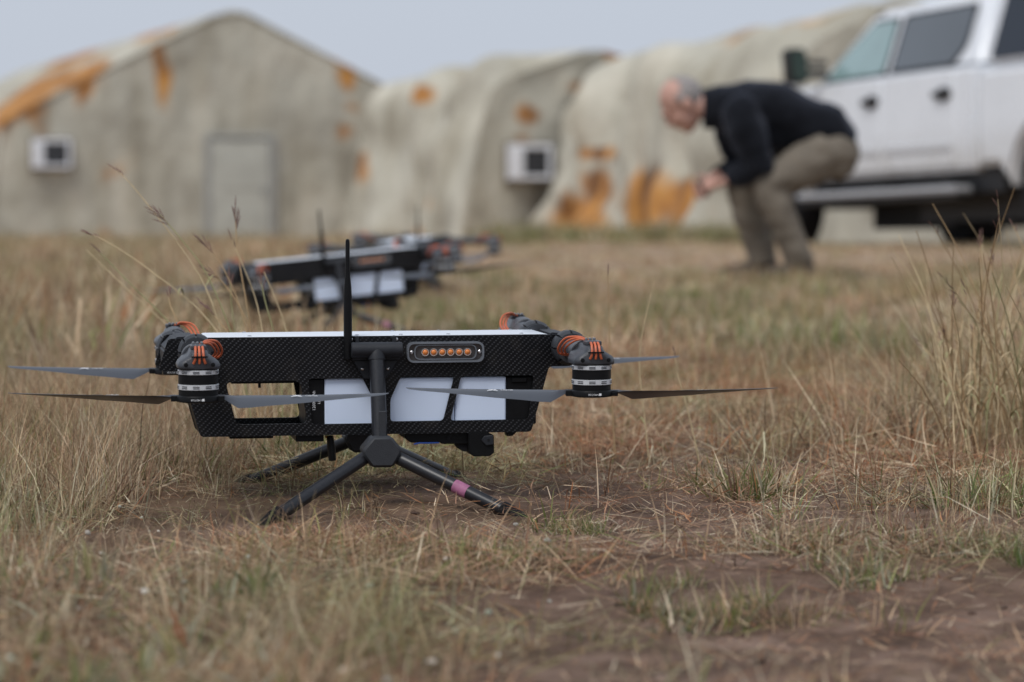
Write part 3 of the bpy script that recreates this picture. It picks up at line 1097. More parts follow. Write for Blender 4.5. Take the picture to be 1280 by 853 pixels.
    for f in bm.faces:
        c = HI @ f.calc_center_median()
        if c.x < 0.004 - 0.35 * c.z or c.z < -0.055 or (c.x < 0.03 and c.z < 0.010) or (c.z > 0.055 and c.x < 0.045):
            dele.append(f)
    bmesh.ops.delete(bm, geom=dele, context='FACES')
    bmesh.ops.solidify(bm, geom=bm.faces, thickness=0.008)
    bm.to_mesh(ho)
    bm.free()
    ho.shade_smooth()
    link('hair', ho, HAIR, body)
    # the handheld device
    g = P(877, 236)
    d = thing('handheld_controller', 'small dark device held in both hands of the crouching man', 'controller', Vector((bx, by, bz)) + g, (0, R(-25), 0))
    mb = MB().box((0, 0, 0), (0.022, 0.15, 0.085))
    build('case', mb, BLACK, d, bevel=0.008, seg=2)
    mb = MB().box((0.0125, 0, 0), (0.004, 0.125, 0.068))
    build('screen', mb, LENS, d)


make_person()


# ------------------------------------------------------------------ the drones
def fx(px):
    return (px - 456) / 781.0 - 0.0125


def fz(py):
    return CAM_H - (py - 210) / 782.0


def make_blade(sgn):
    """one propeller blade along +x; sgn mirrors the pitch"""
    vs, fs = [], []
    st = [(0.026, 0.012, 4, 0.0075), (0.040, 0.016, 12, 0.007), (0.052, 0.030, 20, 0.005), (0.064, 0.043, 22, 0.0042), (0.080, 0.043, 21, 0.0038), (0.11, 0.039, 19, 0.0034),
          (0.15, 0.034, 18, 0.003), (0.19, 0.028, 15, 0.0026), (0.23, 0.022, 12, 0.0022), (0.262, 0.017, 10, 0.0018), (0.279, 0.011, 9, 0.0014), (0.2845, 0.004, 9, 0.001)]
    prof = [(-0.42, 0.0), (-0.30, 0.62), (-0.05, 1.0), (0.25, 0.7), (0.58, 0.0), (0.25, -0.25), (-0.05, -0.35), (-0.30, -0.35)]
    n = len(prof)
    for r, c, p, th in st:
        a = R(p) * sgn
        for u, w in prof:
            y0, z0 = sgn * (0.009 - (u + 0.42) * c), w * th * 0.6
            z1 = z0
            y = y0 * math.cos(a) - z1 * math.sin(a)
            z = y0 * math.sin(a) + z1 * math.cos(a)
            sweep = -0.004 * math.sin(PI * min(1, r / 0.284))
            vs.append((r, y + sweep, z + 0.006 * (r / 0.284) ** 2))
    for i in range(len(st) - 1):
        for q in range(n):
            w = (q + 1) % n
            fs.append((i * n + q, i * n + w, (i + 1) * n + w, (i + 1) * n + q))
    fs += [tuple(range(n - 1, -1, -1)), tuple(range((len(st) - 1) * n, len(st) * n))]
    return MB().add(vs, fs).mesh('blade', smooth=50)


def make_drone():
    t = thing('quadcopter_drone', 'nearest carbon fibre drone in sharp focus with six amber lights', 'drone', group='drones standing in the dry grass')
    fy, ry_ = -0.060, 0.060
    # carbon side panels
    half = [(0.271, 0.113), (0.301, 0.219), (0.338, 0.219), (0.322, 0.270), (0.0, 0.270)]
    outer = round_poly([(-x * 0.985 - 0.0125, z) for x, z in half][:-1] + [(x * 0.985 - 0.0125, z) for x, z in half[:-1]][::-1], 0.006)
    hw = round_poly([(fx(279), fz(476)), (fx(371), fz(475)), (fx(381), fz(529)), (fx(292), fz(529))], 0.010)
    h1 = round_poly([(fx(382), fz(473)), (fx(450), fz(473)), (fx(470), fz(512)), (fx(470), fz(530)), (fx(386), fz(530))], 0.005)
    h2 = round_poly([(fx(485), fz(500)), (fx(498), fz(472)), (fx(566), fz(472)), (fx(552), fz(528)), (fx(485), fz(528))], 0.006)
    h3 = round_poly([(fx(575), fz(472)), (fx(668), fz(472)), (fx(661), fz(528)), (fx(561), fz(528))], 0.006)
    holes = [hw, h1, h2, h3]
    for y in (fy, ry_):
        s = -1 if y < 0 else 1
        link('carbon_panel', plate('carbon_panel', outer, holes, y, y - s * 0.003), CARBON, t)
    # bottom rail, top tray and end cheeks between the panels
    mb = MB().box((-0.0125, 0, 0.1185), (0.505, 0.1135, 0.005))
    build('bottom_rail', mb, BLACK, t)
    mb = MB().box((0, 0, 0.238), (0.56, 0.1135, 0.055))
    mb.box((fx(330), 0.0, 0.2025), (0.11, 0.100, 0.012)).box((fx(323), -0.03, 0.193), (0.004, 0.004, 0.010))
    build('electronics_tray', mb, BLACK, t)
    mb = MB().prism([(-0.270, 0.2707), (-0.266, 0.2722), (0.276, 0.2722), (0.282, 0.2707)], -0.0605, 0.0605, 'y')
    tp = build('top_plate', mb, TOPW, t, bevel=0.001)
    scm = MB().lathe([(0.0035, 0.272), (0.0035, 0.2732), (0.002, 0.2737)], 10).mesh('screw')
    for x in (-0.2, -0.028, 0.043, 0.12, 0.24):
        for y in (-0.052, 0.052):
            link('screw', scm, STEEL, tp, (x, y, 0))
    for sx in (-1, 1):
        mb = MB().prism([(sx * 0.266 - 0.0125, 0.1155), (sx * 0.295 - 0.0125, 0.221), (sx * 0.288 - 0.0125, 0.221), (sx * 0.258 - 0.0125, 0.1155)], -0.0565, 0.0565, 'y')
        build('end_cheek', mb, BLACK, t)
        mb = MB().prism([(sx * 0.285, 0.271), (sx * 0.290, 0.2735), (sx * 0.318, 0.272), (sx * 0.337, 0.252), (sx * 0.335, 0.224), (sx * 0.285, 0.224)], -0.0560, 0.0560, 'y')
        build('hinge_block', mb, DARK, t, bevel=0.003, seg=2)
    # batteries: white packs behind the side openings
    for (a, b_) in ((403, 478), (479, 567), (568, 633)):
        mb = MB().box(((fx(a) + fx(b_)) / 2, 0, 0.164), (fx(b_) - fx(a), 0.108, 0.078))
        build('battery', mb, WHITEP, t, bevel=0.002)
    mb = MB().box(((fx(379) + fx(402.6)) / 2, 0, 0.164), (fx(402.6) - fx(379), 0.106, 0.078))
    cap = build('battery_cap', mb, BLACK, t, bevel=0.002)
    mb = MB().box(((fx(633.6) + fx(672)) / 2, 0, 0.164), (fx(672) - fx(633.6), 0.106, 0.078))
    mb.box(((fx(640) + fx(660)) / 2, -0.054, fz(478)), (0.026, 0.006, 0.010))
    build('battery_cap', mb, BLACK, t, bevel=0.002)
    base = Matrix.Rotation(R(90), 4, 'X')
    TM = Matrix.Translation((fx(389.5), -0.0532, fz(501))) @ base @ Matrix.Rotation(R(90), 4, 'Z')
    link('lettering', text_mesh('lettering', '12000 mAh', 0.0068, TM), PRINT, cap)
    TM = Matrix.Translation((fx(396), -0.0532, fz(501))) @ base @ Matrix.Rotation(R(90), 4, 'Z')
    link('lettering', text_mesh('lettering', 'LiPo', 0.0058, TM), PRINT, cap)
    # amber light bar
    zc = fz(441)
    xc = (fx(506) + fx(602)) / 2
    w, hh = 0.0625, 0.0165
    ring = lambda a, b_, r: round_poly([(xc - a, zc - b_), (xc + a, zc - b_), (xc + a, zc + b_), (xc - a, zc + b_)], r, 6)
    lb = link('light_bar', plate('light_bar', ring(w, hh, 0.012), [ring(w - 0.003, hh - 0.003, 0.010)], fy - 0.0005, fy - 0.012), BEZEL, t)
    link('lens', plate('lens', ring(w - 0.0031, hh - 0.0031, 0.0098), [], fy - 0.0005, fy - 0.006), LENS, lb)
    link('lens_bezel', plate('lens_bezel', ring(w - 0.012, hh - 0.0045, 0.010), [ring(w - 0.0135, hh - 0.006, 0.009)], fy - 0.006, fy - 0.010), BEZEL, lb)
    led_r = MB().lathe([(0.0062, 0.0), (0.0062, 0.004), (0.0048, 0.004), (0.0040, 0.0015)], 18, Matrix.Rotation(R(90), 4, 'X')).mesh('led')
    led_c = MB().ball((0, -0.0025, 0), (0.0044, 0.003, 0.0044), 12).mesh('amber_dome')
    for px in (528.2, 539, 549.8, 560.4, 571.2, 581.8):
        l = link('led', led_r, CHROME, t, (fx(px), fy - 0.0062, zc))
        l2 = link('amber_dome', led_c, AMBER, l)
    sc = MB().lathe([(0.0032, 0), (0.0032, 0.002), (0.0018, 0.003)], 10, Matrix.Rotation(R(90), 4, 'X')).mesh('screw')
    for px in (511.2, 597.6):
        link('screw', sc, STEEL, lb, (fx(px), fy - 0.0062, zc))
    # strut mount in the middle of the front and of the rear panel
    for s in (-1, 1):
        yb = s * 0.0605
        RM = Matrix.Rotation(0 if s < 0 else PI, 4, 'Z')
        mb = MB()
        mb.tube([(-0.041, -0.080, 0.250), (0.041, -0.080, 0.250)], 0.0125, 20, M=RM)
        mb.box((-0.030, -0.068, 0.2655), (0.006, 0.012, 0.013), RM).box((0.030, -0.068, 0.2655), (0.006, 0.012, 0.013), RM)
        mb.box((0, -0.067, 0.239), (0.078, 0.013, 0.012), RM)
        mb.prism([(-0.037, 0.233), (0.037, 0.233), (0.018, 0.203), (-0.018, 0.203)], -0.061, -0.067, 'y', RM)
        mb.tube([(0, -0.080, 0.258), (0, -0.0815, 0.246), (0, -0.083, 0.234)], [0.009, 0.013, 0.0145], 20, M=RM)
        mt = build('strut_mount', mb, DARK, t, bevel=0.0012)
        for (x, z, r) in ((-0.038, 0.2655, 0.003), (0.034, 0.2655, 0.003), (0.0, 0.2185, 0.0034), (-0.0215, 0.219, 0.0024), (0.0195, 0.219, 0.0024)):
            yy = -0.0975 if x == 0 else (-0.0675 if z < 0.23 else -0.062)
            b2 = MB().lathe([(r, 0), (r, 0.002), (r * 0.5, 0.003)], 10, RM @ Matrix.Translation((x, yy, z)) @ Matrix.Rotation(R(90), 4, 'X'))
            build('bolt', b2, STEEL, mt)
        mb = MB().tube([(0, -0.083, 0.240), (0, -0.118, 0.105)], 0.0122, 18, M=RM)
        st = build('landing_strut', mb, mat('carbon_tube', (0.015, 0.016, 0.02), 0.38, var=0.3, scale=300), t)
        mb = MB().box((0.003, -0.1285, 0.132), (0.012, 0.004, 0.048), RM @ Matrix.Translation((0, 0.0, 0)))
        build('slide_rail', mb, GREYP, st, bevel=0.001)
        # faceted hub the legs plug into
        mb = MB()
        prof = [(-0.0135, 0.117), (0.0155, 0.117), (0.0305, 0.098), (0.031, 0.090), (0.018, 0.068), (-0.016, 0.068), (-0.031, 0.090), (-0.0295, 0.098)]
        mb.prism(prof, -0.146, -0.098, 'y', RM)
        hb = build('strut_hub', mb, GREYP, t, bevel=0.006, seg=1)
        for sx in (-1, 1):
            foot = Vector((sx * 0.212 + (0.004 if s < 0 else 0), s * 0.268, -0.010))
            hub = Vector((sx * 0.018, s * 0.122, 0.086))
            d = (foot - hub)
            lg = build('leg', MB().tube([hub, hub + d * 0.86], 0.0105, 16), MATS['carbon_tube'], t)
            mb = MB().tube([hub + d * 0.795, hub + d * 0.80, hub + d * 0.865, hub + d * 0.87, foot + Vector((0, 0, 0.002))], [0.0118, 0.0134, 0.0134, 0.0122, 0.0060], 14)
            build('foot_sleeve', mb, RUBBER, lg)
            if s < 0 and sx > 0:
                tp_ = build('tape', MB().tube([hub + d * 0.46, hub + d * 0.555], 0.0109, 16), PINK, lg)
                tag(tp_, 'pink tape wound round the leg')
    # belly: puck on a stalk, box, payload rail and camera block
    mb = MB().box(((fx(367) + fx(402)) / 2, -0.01, 0.1085), (fx(402) - fx(367), 0.08, 0.013)).box((fx(312), 0.0, 0.1105), (0.07, 0.08, 0.006))
    build('belly_box', mb, BLACK, t, bevel=0.001)
    mb = MB().tube([(fx(405), -0.035, 0.108), (fx(413), -0.035, 0.108)], 0.0024, 10)
    cn = build('connector', mb, BRASS, t)
    mb = MB().tube([(fx(411), -0.035, 0.109), (fx(412.5), -0.035, 0.090), (fx(414), -0.035, 0.070)], [0.0055, 0.0068, 0.0062], 12, ry=[0.012, 0.015, 0.013], up=(0, 1, 0))
    build('stub_antenna', mb, BLACK, cn)
    mb = MB().prism(round_poly([(fx(505), 0.1135), (fx(590), 0.1135), (fx(590), 0.094), (fx(551), 0.0945), (fx(550), 0.0975), (fx(512), 0.0975), (fx(505), 0.104)], 0.002), -0.05, 0.03, 'y')
    pr = build('payload_rail', mb, BLACK, t, bevel=0.001)
    build('wire', MB().tube([(fx(516), -0.048, 0.095), (fx(523), -0.049, 0.0968), (fx(535), -0.049, 0.0965), (fx(548), -0.048, 0.0968)], 0.0013, 8), BLUE, pr)
    mb = MB().tube([(fx(560), -0.0505, 0.1045), (fx(560), -0.052, 0.1045)], 0.003, 10).tube([(fx(582), -0.045, 0.093), (fx(582), 0.0, 0.093)], 0.012, 14)
    build('pivot', mb, RUBBER, pr)
    mb = MB().prism(round_poly([(fx(584), 0.1145), (fx(606), 0.1145), (fx(616.5), 0.109), (fx(617), 0.080), (fx(611), 0.0745), (fx(590), 0.0745), (fx(584.5), 0.082)], 0.003), -0.062, -0.012, 'y')
    cb = build('camera_block', mb, BLACK, t, bevel=0.0015, seg=2)
    mb = MB().prism([(fx(600), 0.101), (fx(604), 0.108), (fx(615), 0.109), (fx(616), 0.094), (fx(606), 0.092)], -0.0615, -0.0655, 'y')
    build('hinge_cap', mb, DARK, cb, bevel=0.001)
    mb = MB().tube([(fx(609), -0.0655, 0.1015), (fx(609), -0.0665, 0.1015)], 0.0022, 10)
    build('screw', mb, RUBBER, cb)
    mb = MB().prism([(fx(633), 0.113), (fx(647), 0.113), (fx(641), 0.106), (fx(634), 0.106)], -0.055, -0.035, 'y')
    build('belly_stop', mb, BLACK, t, bevel=0.001)
    # antenna
    ax = fx(430.5)
    ay = -0.0735
    mb = MB().lathe([(0.0066, 0.236), (0.0068, 0.246), (0.0068, 0.330), (0.0060, 0.350), (0.0042, 0.368), (0.0036, 0.385), (0.0034, 0.422), (0.0028, 0.4255), (0.001, 0.427)], 14, Matrix.Translation((ax, ay, 0)))
    an = build('antenna', mb, BLACK, t)
    mb = MB().box((ax, -0.068, 0.243), (0.012, 0.014, 0.016)).tube([(ax, ay, 0.244), (ax + 0.014, -0.076, 0.246)], 0.0050, 12)
    build('antenna_base', mb, BLACK, an, bevel=0.001)

    # --- arms, motors and propellers at the four corners
    ZP = 0.1965
    arm_m = MB().tube([(0, 0.0, 0.057), (0, 0.235, 0.054)], 0.0165, 18).mesh('arm')
    mc = MB()
    for k in range(8):
        a0, a1 = 2 * PI * k / 8 + 0.06, 2 * PI * (k + 1) / 8 - 0.06
        vs = []
        for y in (0.215, 0.222, 0.252, 0.262):
            ro = 0.0285 if y in (0.222, 0.252) else 0.0245
            for q in range(4):
                a = a0 + (a1 - a0) * q / 3
                vs.append((math.cos(a) * ro, y, 0.054 + math.sin(a) * ro))
            for q in range(4):
                a = a1 + (a0 - a1) * q / 3
                vs.append((math.cos(a) * 0.016, y, 0.054 + math.sin(a) * 0.016))
        fs = [tuple(range(8)), tuple(range(31, 23, -1))]
        for i in range(3):
            for q in range(8):
                w_ = (q + 1) % 8
                fs.append((i * 8 + q, (i + 1) * 8 + q, (i + 1) * 8 + w_, i * 8 + w_))
        mc.add(vs, fs)
    mc.tube([(0, 0.212, 0.054), (0, 0.268, 0.054)], 0.0235, 20)
    col_m = mc.mesh('arm_collar')
    # motor mount
    mm = MB()
    f0 = [(-0.0305, 0.0440), (0.0305, 0.0440), (0.0320, 0.0500), (0.0285, 0.0570), (0.0150, 0.0650), (0.0115, 0.0735), (-0.0115, 0.0735), (-0.0150, 0.0650), (-0.0285, 0.0570), (-0.0320, 0.0500)]
    f1 = [(x * 0.80, 0.045 + (z - 0.044) * 0.80) for x, z in f0]
    n = len(f0)
    vs = [(x, -0.030, z) for x, z in f1] + [(x, -0.021, z) for x, z in f0] + [(x, 0.030, z) for x, z in f0] + [(x * 0.8, 0.052, 0.049 + (z - 0.044) * 0.88) for x, z in f0]
    fs = [tuple(range(n)), tuple(range(4 * n - 1, 3 * n - 1, -1))]
    for i in range(3):
        for q in range(n):
            w_ = (q + 1) % n
            fs.append((i * n + q, (i + 1) * n + q, (i + 1) * n + w_, i * n + w_))
    mm.add(vs, fs)
    mm.box((0, -0.004, 0.0765), (0.024, 0.030, 0.007))
    mm.tube([(0, 0.048, 0.057), (0, 0.085, 0.0565)], [0.0225, 0.0205], 18)
    mount_m = mm.mesh('motor_mount', bevel=0.0015)
    md = MB()
    for (x, z) in ((-0.0245, 0.0535), (0.0245, 0.0535)):
        md.lathe([(0.0032, 0), (0.0032, 0.002), (0.0015, 0.0022)], 10, Matrix.Translation((x * 0.82, -0.0285, z - 0.002)) @ Matrix.Rotation(R(90), 4, 'X'))
    md.box((0, -0.0345, 0.0635), (0.024, 0.004, 0.0022))
    dot_m = md.mesh('bolt_recess')
    cl = MB()
    for q in (-1, 0, 1):
        cl.box((q * 0.0062, 0.012, 0.0815), (0.0042, 0.008, 0.004))
    clip_m = cl.mesh('wire_clip', bevel=0.001)
    # three phase wires over the nose of the mount, and a loop to the arm
    wf = []
    for q in (-1, 0, 1):
        wf.append(MB().tube([(q * 0.0052, -0.010, 0.0765), (q * 0.0053, -0.021, 0.0775), (q * 0.0055, -0.0285, 0.0735), (q * 0.0058, -0.0325, 0.066), (q * 0.0068, -0.0335, 0.059), (q * 0.0088, -0.0310, 0.0535)],
                           0.0020, 8).mesh('wire'))
    wl_ = []
    for q in (-1, 0, 1):
        e = q * 0.0036
        wl_.append([(0.004 + e * 0.8, 0.012, 0.080 + 0.001 * q), (0.015, 0.022 + e, 0.0825 + e * 0.5), (0.028 + e, 0.040 + e, 0.078 + e), (0.035 + e * 1.4, 0.058, 0.066 + e * 0.5), (0.031 + e * 1.4, 0.074, 0.056), (0.018, 0.084, 0.052)])

    def bez(pts, k=4):
        P_ = [Vector(p) for p in pts]
        out = []
        for i in range(len(P_) - 1):
            p0, p1, p2, p3 = P_[max(0, i - 1)], P_[i], P_[i + 1], P_[min(len(P_) - 1, i + 2)]
            for q in range(k):
                u = q / k
                out.append(0.5 * ((2 * p1) + (p2 - p0) * u + (2 * p0 - 5 * p1 + 4 * p2 - p3) * u * u + (3 * p1 - p0 - 3 * p2 + p3) * u ** 3))
        out.append(P_[-1])
        return out
    wl_p = [MB().tube(bez(w_), 0.0017, 8).mesh('wire') for w_ in wl_]
    wl_n = [MB().tube(bez([(-x, y, z) for x, y, z in w_]), 0.0017, 8).mesh('wire') for w_ in wl_]
    # motor can
    mo = MB()
    mo.lathe([(0.024, 0.0), (0.0295, 0.004), (0.0295, 0.0125), (0.0288, 0.0127), (0.0288, 0.0217), (0.0298, 0.022), (0.0298, 0.0355), (0.0288, 0.0357), (0.0288, 0.0432), (0.02, 0.0445)], 40)
    motor_m = mo.mesh('motor')

    def ring_mesh(z0, z1):
        r = MB()
        r.lathe([(0.0292, z0), (0.0306, z0 + 0.0006), (0.0306, z1 - 0.0006), (0.0292, z1)], 48)
        return r.mesh('motor_ring')

    def slots(z0, z1):
        r = MB()
        for k in range(10):
            a = 2 * PI * k / 10 + 0.15
            for zz in (z0 + (z1 - z0) * 0.36, z0 + (z1 - z0) * 0.66):
                r.box((0.0302, 0, zz), (0.0016, 0.0095, 0.0011), Matrix.Rotation(a, 4, 'Z'))
        return r.mesh('cooling_slot')
    rA, rB = ring_mesh(0.0130, 0.0213), ring_mesh(0.0359, 0.0430)
    sA, sB = slots(0.0130, 0.0213), slots(0.0359, 0.0430)
    hub = MB().lathe([(0.026, -0.0062), (0.0325, -0.005), (0.0325, 0.0035), (0.0305, 0.0048)], 40)
    for sx in (-1, 1):
        hub.box((sx * 0.033, 0, -0.0005), (0.014, 0.020, 0.0085))
    hub_m = hub.mesh('propeller', bevel=0.0008)
    blades = {1: make_blade(1), -1: make_blade(-1)}
    # logo on the hub rim (the motor hangs upside down, so the lettering does too)
    TMh = Matrix.Translation((0.002, -0.0327, -0.0008)) @ Matrix.Rotation(R(90), 4, 'X') @ Matrix.Rotation(PI, 4, 'Z')
    hub_txt = text_mesh('lettering', 'T-MOTOR', 0.0038, TMh)
    sq = MB().box((0.0118, -0.0316, -0.0008), (0.0034, 0.0016, 0.0034)).mesh('logo_square')

    def blade_print(sg, bs):
        # mark on the upper face of the blade: an x-shaped mark and a name
        a = R(17) * sg
        me = bpy.data.meshes.new('marking')
        bm = bmesh.new()
        t1_ = text_mesh('t', 'T-MOTOR', 0.0042, Matrix.Translation((0.020, 0, 0)))
        bm.from_mesh(t1_)
        for (p, q) in (((-0.010, -0.0028), (0.004, 0.003)), ((-0.008, 0.0028), (-0.001, 0.0022)), ((-0.002, 0.0008), (0.006, -0.0028))):
            p, q = Vector(p).to_3d(), Vector(q).to_3d()
            nrm = (q - p).cross(Vector((0, 0, 1))).normalized() * 0.0008
            vv = [bm.verts.new(x) for x in (p - nrm, p + nrm, q + nrm, q - nrm)]
            bm.faces.new(vv)
        M = Matrix.Rotation(PI, 4, 'Z') if bs else Matrix()
        bm.transform(Matrix.Translation((0.150, -0.004, 0.0005)) @ Matrix.Rotation(a, 4, 'X') @ Matrix.Translation((0, -0.002 * sg, 0.0042)) @ M)
        bm.to_mesh(me)
        bm.free()
        return me

    # (x, y, facing, pitch sign of the propeller, its heading, wire loop side)
    corners = [(-0.300, -0.325, 0, 1, R(-11.5), 1), (0.300, -0.325, 0, -1, R(-9.0), -1), (-0.300, 0.325, PI, -1, R(-9.5), -1), (0.300, 0.325, PI, 1, R(-12.0), 1)]
    for (x, y, face, ps, pr_, ls) in corners:
        ZP = 0.1965 + (0.0 if y < 0 else (0.007 if x > 0 else -0.004))
        M = Matrix.Translation((x, y, ZP)) @ Matrix.Rotation(face, 4, 'Z')
        toe = -0.02 if x < 0 else 0.02
        arm = link('arm', arm_m, mat('arm_carbon', (0.04, 0.045, 0.054), 0.42, var=0.2, scale=200), t, (x, y, ZP), (0, 0, face - R(3.0)))
        link('arm_collar', col_m, GREYP, arm)
        mt = link('motor_mount', mount_m, mat('mount_grey', (0.044, 0.048, 0.057), 0.36, bump=0.2, scale=90, bscale=600, var=0.25), t, (x, y, ZP), (0, 0, face))
        link('bolt_recess', dot_m, BLACK, mt)
        link('wire_clip', clip_m, mat('clear_clip', (0.16, 0.165, 0.18), 0.3), mt)
        for w_ in wf:
            link('wire', w_, WIRE, mt)
        for w_ in (wl_p if ls > 0 else wl_n):
            link('wire', w_, WIRE, mt)
        mr = link('motor', motor_m, BLACK, t, (x, y, ZP), (0, 0, face))
        for me, m in ((rA, SILVER), (rB, SILVER)):
            link('motor_ring', me, m, mr)
        link('cooling_slot', sA, DARK, mr)
        link('cooling_slot', sB, DARK, mr)
        pp = link('propeller', hub_m, BLACK, t, (x, y, ZP), (0, 0, pr_))
        link('lettering', hub_txt, PRINT, pp)
        link('logo_square', sq, PRINT, pp)
        for k in (0, 1):
            link('blade', blades[ps], BLADE, pp, None, (0, 0, k * PI))
            link('marking', blade_print(ps, k), PRINT, pp, None, (0, 0, k * PI))
    return t


drone = make_drone()
drone.location = (-0.230, 4.68, 0.0)
drone.rotation_euler = (0, 0, R(10))
d2 = copy_tree(drone)
tag(d2, 'blurred drone behind the nearest one, its body side and white packs in view')
p = at(426, 398, 9.5)
d2.location = (p.x, 9.5, -0.016)
d2.rotation_euler = (R(0), R(-5.5), R(14))
d3 = copy_tree(drone)
tag(d3, 'farthest blurred drone, half hidden behind the second one')
p = at(508, 398, 13.0)
d3.location = (p.x, 13.0, -0.055)
d3.rotation_euler = (0, R(-2), R(74))


# ------------------------------------------------------------------ grass
STRAW = [(0.62, 0.51, 0.36), (0.54, 0.42, 0.285), (0.46, 0.34, 0.225), (0.38, 0.26, 0.17)]
BROWN = [(0.28, 0.17, 0.115), (0.17, 0.10, 0.07), (0.35, 0.22, 0.155), (0.11, 0.068, 0.05)]
RUST = [(0.37, 0.165, 0.075), (0.30, 0.14, 0.08), (0.41, 0.21, 0.11)]
GREEN = [(0.135, 0.19, 0.05), (0.19, 0.235, 0.075), (0.25, 0.27, 0.11), (0.11, 0.15, 0.06)]
GREYG = [(0.30, 0.31, 0.23), (0.37, 0.37, 0.29)]
PALE = [(0.74, 0.67, 0.52), (0.66, 0.58, 0.43)]


def grass_material():
    m = bpy.data.materials.new('grass_blades')
    m.use_nodes = True
    nt = m.node_tree
    L = nt.links.new
    b = nt.nodes['Principled BSDF']
    b.inputs['Roughness'].default_value = 0.75
    b.inputs['Specular IOR Level'].default_value = 0.25
    a = nd(nt, 'ShaderNodeAttribute', attribute_name='col')
    oi = nd(nt, 'ShaderNodeObjectInfo')
    hs = nd(nt, 'ShaderNodeHueSaturation')
    mr = nd(nt, 'ShaderNodeMapRange')
    mr.inputs['To Min'].default_value = 0.72
    mr.inputs['To Max'].default_value = 1.36
    L(oi.outputs['Random'], mr.inputs['Value'])
    L(mr.outputs[0], hs.inputs['Value'])
    L(a.outputs['Color'], hs.inputs['Color'])
    # patches where the sward turns rusty, grey or greener, by where each tuft stands
    pn = nd(nt, 'ShaderNodeTexNoise')
    pn.inputs['Scale'].default_value = 1.7
    pn.inputs['Detail'].default_value = 1
    L(oi.outputs['Location'], pn.inputs['Vector'])
    pr = nd(nt, 'ShaderNodeValToRGB')
    e = pr.color_ramp.elements
    e[0].position, e[0].color = 0.32, (0.80, 0.90, 0.72, 1)
    e[1].position, e[1].color = 0.68, (1.08, 0.93, 0.84, 1)
    q_ = e.new(0.5)
    q_.color = (1.03, 1.0, 0.98, 1)
    L(pn.outputs['Fac'], pr.inputs[0])
    mt_ = nd(nt, 'ShaderNodeMixRGB', blend_type='MULTIPLY')
    mt_.inputs[0].default_value = 1.0
    L(hs.outputs[0], mt_.inputs[1])
    L(pr.outputs[0], mt_.inputs[2])
    hs = mt_
    L(hs.outputs[0], b.inputs['Base Color'])
    tr = nd(nt, 'ShaderNodeBsdfTranslucent')
    L(hs.outputs[0], tr.inputs['Color'])
    mx = nd(nt, 'ShaderNodeMixShader')
    mx.inputs[0].default_value = 0.28
    L(b.outputs[0], mx.inputs[1])
    L(tr.outputs[0], mx.inputs[2])
    L(mx.outputs[0], nt.nodes['Material Output'].inputs['Surface'])
    return m


GRASSM = grass_material()


def tuft_mesh(name, n, h, spread, lean, width, pal, droop=0.6, kink=0.25, lie=0.0, seg=5):
    """a tuft of n separate ribbon blades; pal = [(weight, colours)]; lie = share of blades lying flat"""
    V, F, C = [], [], []
    ws = np.array([w for w, _ in pal], float)
    ws /= ws.sum()
    for _ in range(n):
        r = spread * math.sqrt(rng.random())
        g = rng.random() * 2 * PI
        p = np.array([r * math.cos(g), r * math.sin(g), -0.004])
        flat = rng.random() < lie
        L_ = h * rng.uniform(0.45, 1.15)
        th = rng.uniform(1.15, 1.6) if flat else abs(rng.normal(0, lean))
        if flat:
            p[2] = rng.uniform(0.0, 0.02)
        az = g + rng.normal(0, 1.0) if not flat else rng.random() * 2 * PI
        dr = rng.uniform(0.2, 1.0) * droop * (0.25 if flat else 1)
        kn = rng.integers(1, seg) if rng.random() < kink else -1
        w = width * rng.uniform(0.55, 1.25)
        tw = rng.uniform(-0.8, 0.8)
        c = pal[rng.choice(len(pal), p=ws)][1]
        c = np.array(c[rng.integers(len(c))]) * rng.uniform(0.82, 1.18)
        tipc = c * 0.5 + np.array((0.36, 0.28, 0.17)) * 0.5
        o = len(V)
        for i in range(seg + 1):
            t = i / seg
            ww = w * (1 - t) ** 0.6 * (0.75 + 0.5 * math.sin(PI * min(t * 1.5, 1))) * 0.5 + 0.00012
            side = np.array([-math.sin(az + tw), math.cos(az + tw), 0.25 * math.sin(tw * 3)])
            V.append(p - side * ww)
            V.append(p + side * ww)
            cc = c * (1 - t * t) + tipc * t * t
            C += [(*cc, 1), (*cc, 1)]
            if i == kn:
                th += rng.uniform(0.5, 1.3)
            th2 = min(th + dr * t, 2.0)
            az += rng.normal(0, 0.09)
            st = L_ / seg
            p = p + st * np.array([math.sin(th2) * math.cos(az), math.sin(th2) * math.sin(az), math.cos(th2)])
            if p[2] < 0.001:
                p[2] = 0.001 + rng.random() * 0.003
        for i in range(seg):
            a = o + 2 * i
            F.append((a, a + 1, a + 3, a + 2))
    me = bpy.data.meshes.new(name)
    me.from_pydata([tuple(v) for v in V], [], F)
    at_ = me.attributes.new('col', 'FLOAT_COLOR', 'POINT')
    at_.data.foreach_set('color', np.array(C, np.float32).reshape(-1))
    me.materials.append(GRASSM)
    me.shade_smooth()
    return me


def clod_mesh(name, r, col):
    mb = MB().ball((0, 0, 0.2 * r), (r, r * 0.8, r * 0.6), 8)
    v = np.array(mb.v)
    v *= 1 + (rng.random(len(v))[:, None] - 0.5) * 0.5
    me = bpy.data.meshes.new(name)
    me.from_pydata(v.tolist(), [], mb.f)
    at_ = me.attributes.new('col', 'FLOAT_COLOR', 'POINT')
    at_.data.foreach_set('color', np.tile(np.array(col + (1,), np.float32), len(v)))
    me.materials.append(GRASSM)
    return me


PROTO = bpy.data.collections.new('grass_prototypes')     # never linked to the scene: only its meshes are used
KINDS = {}
_order = []


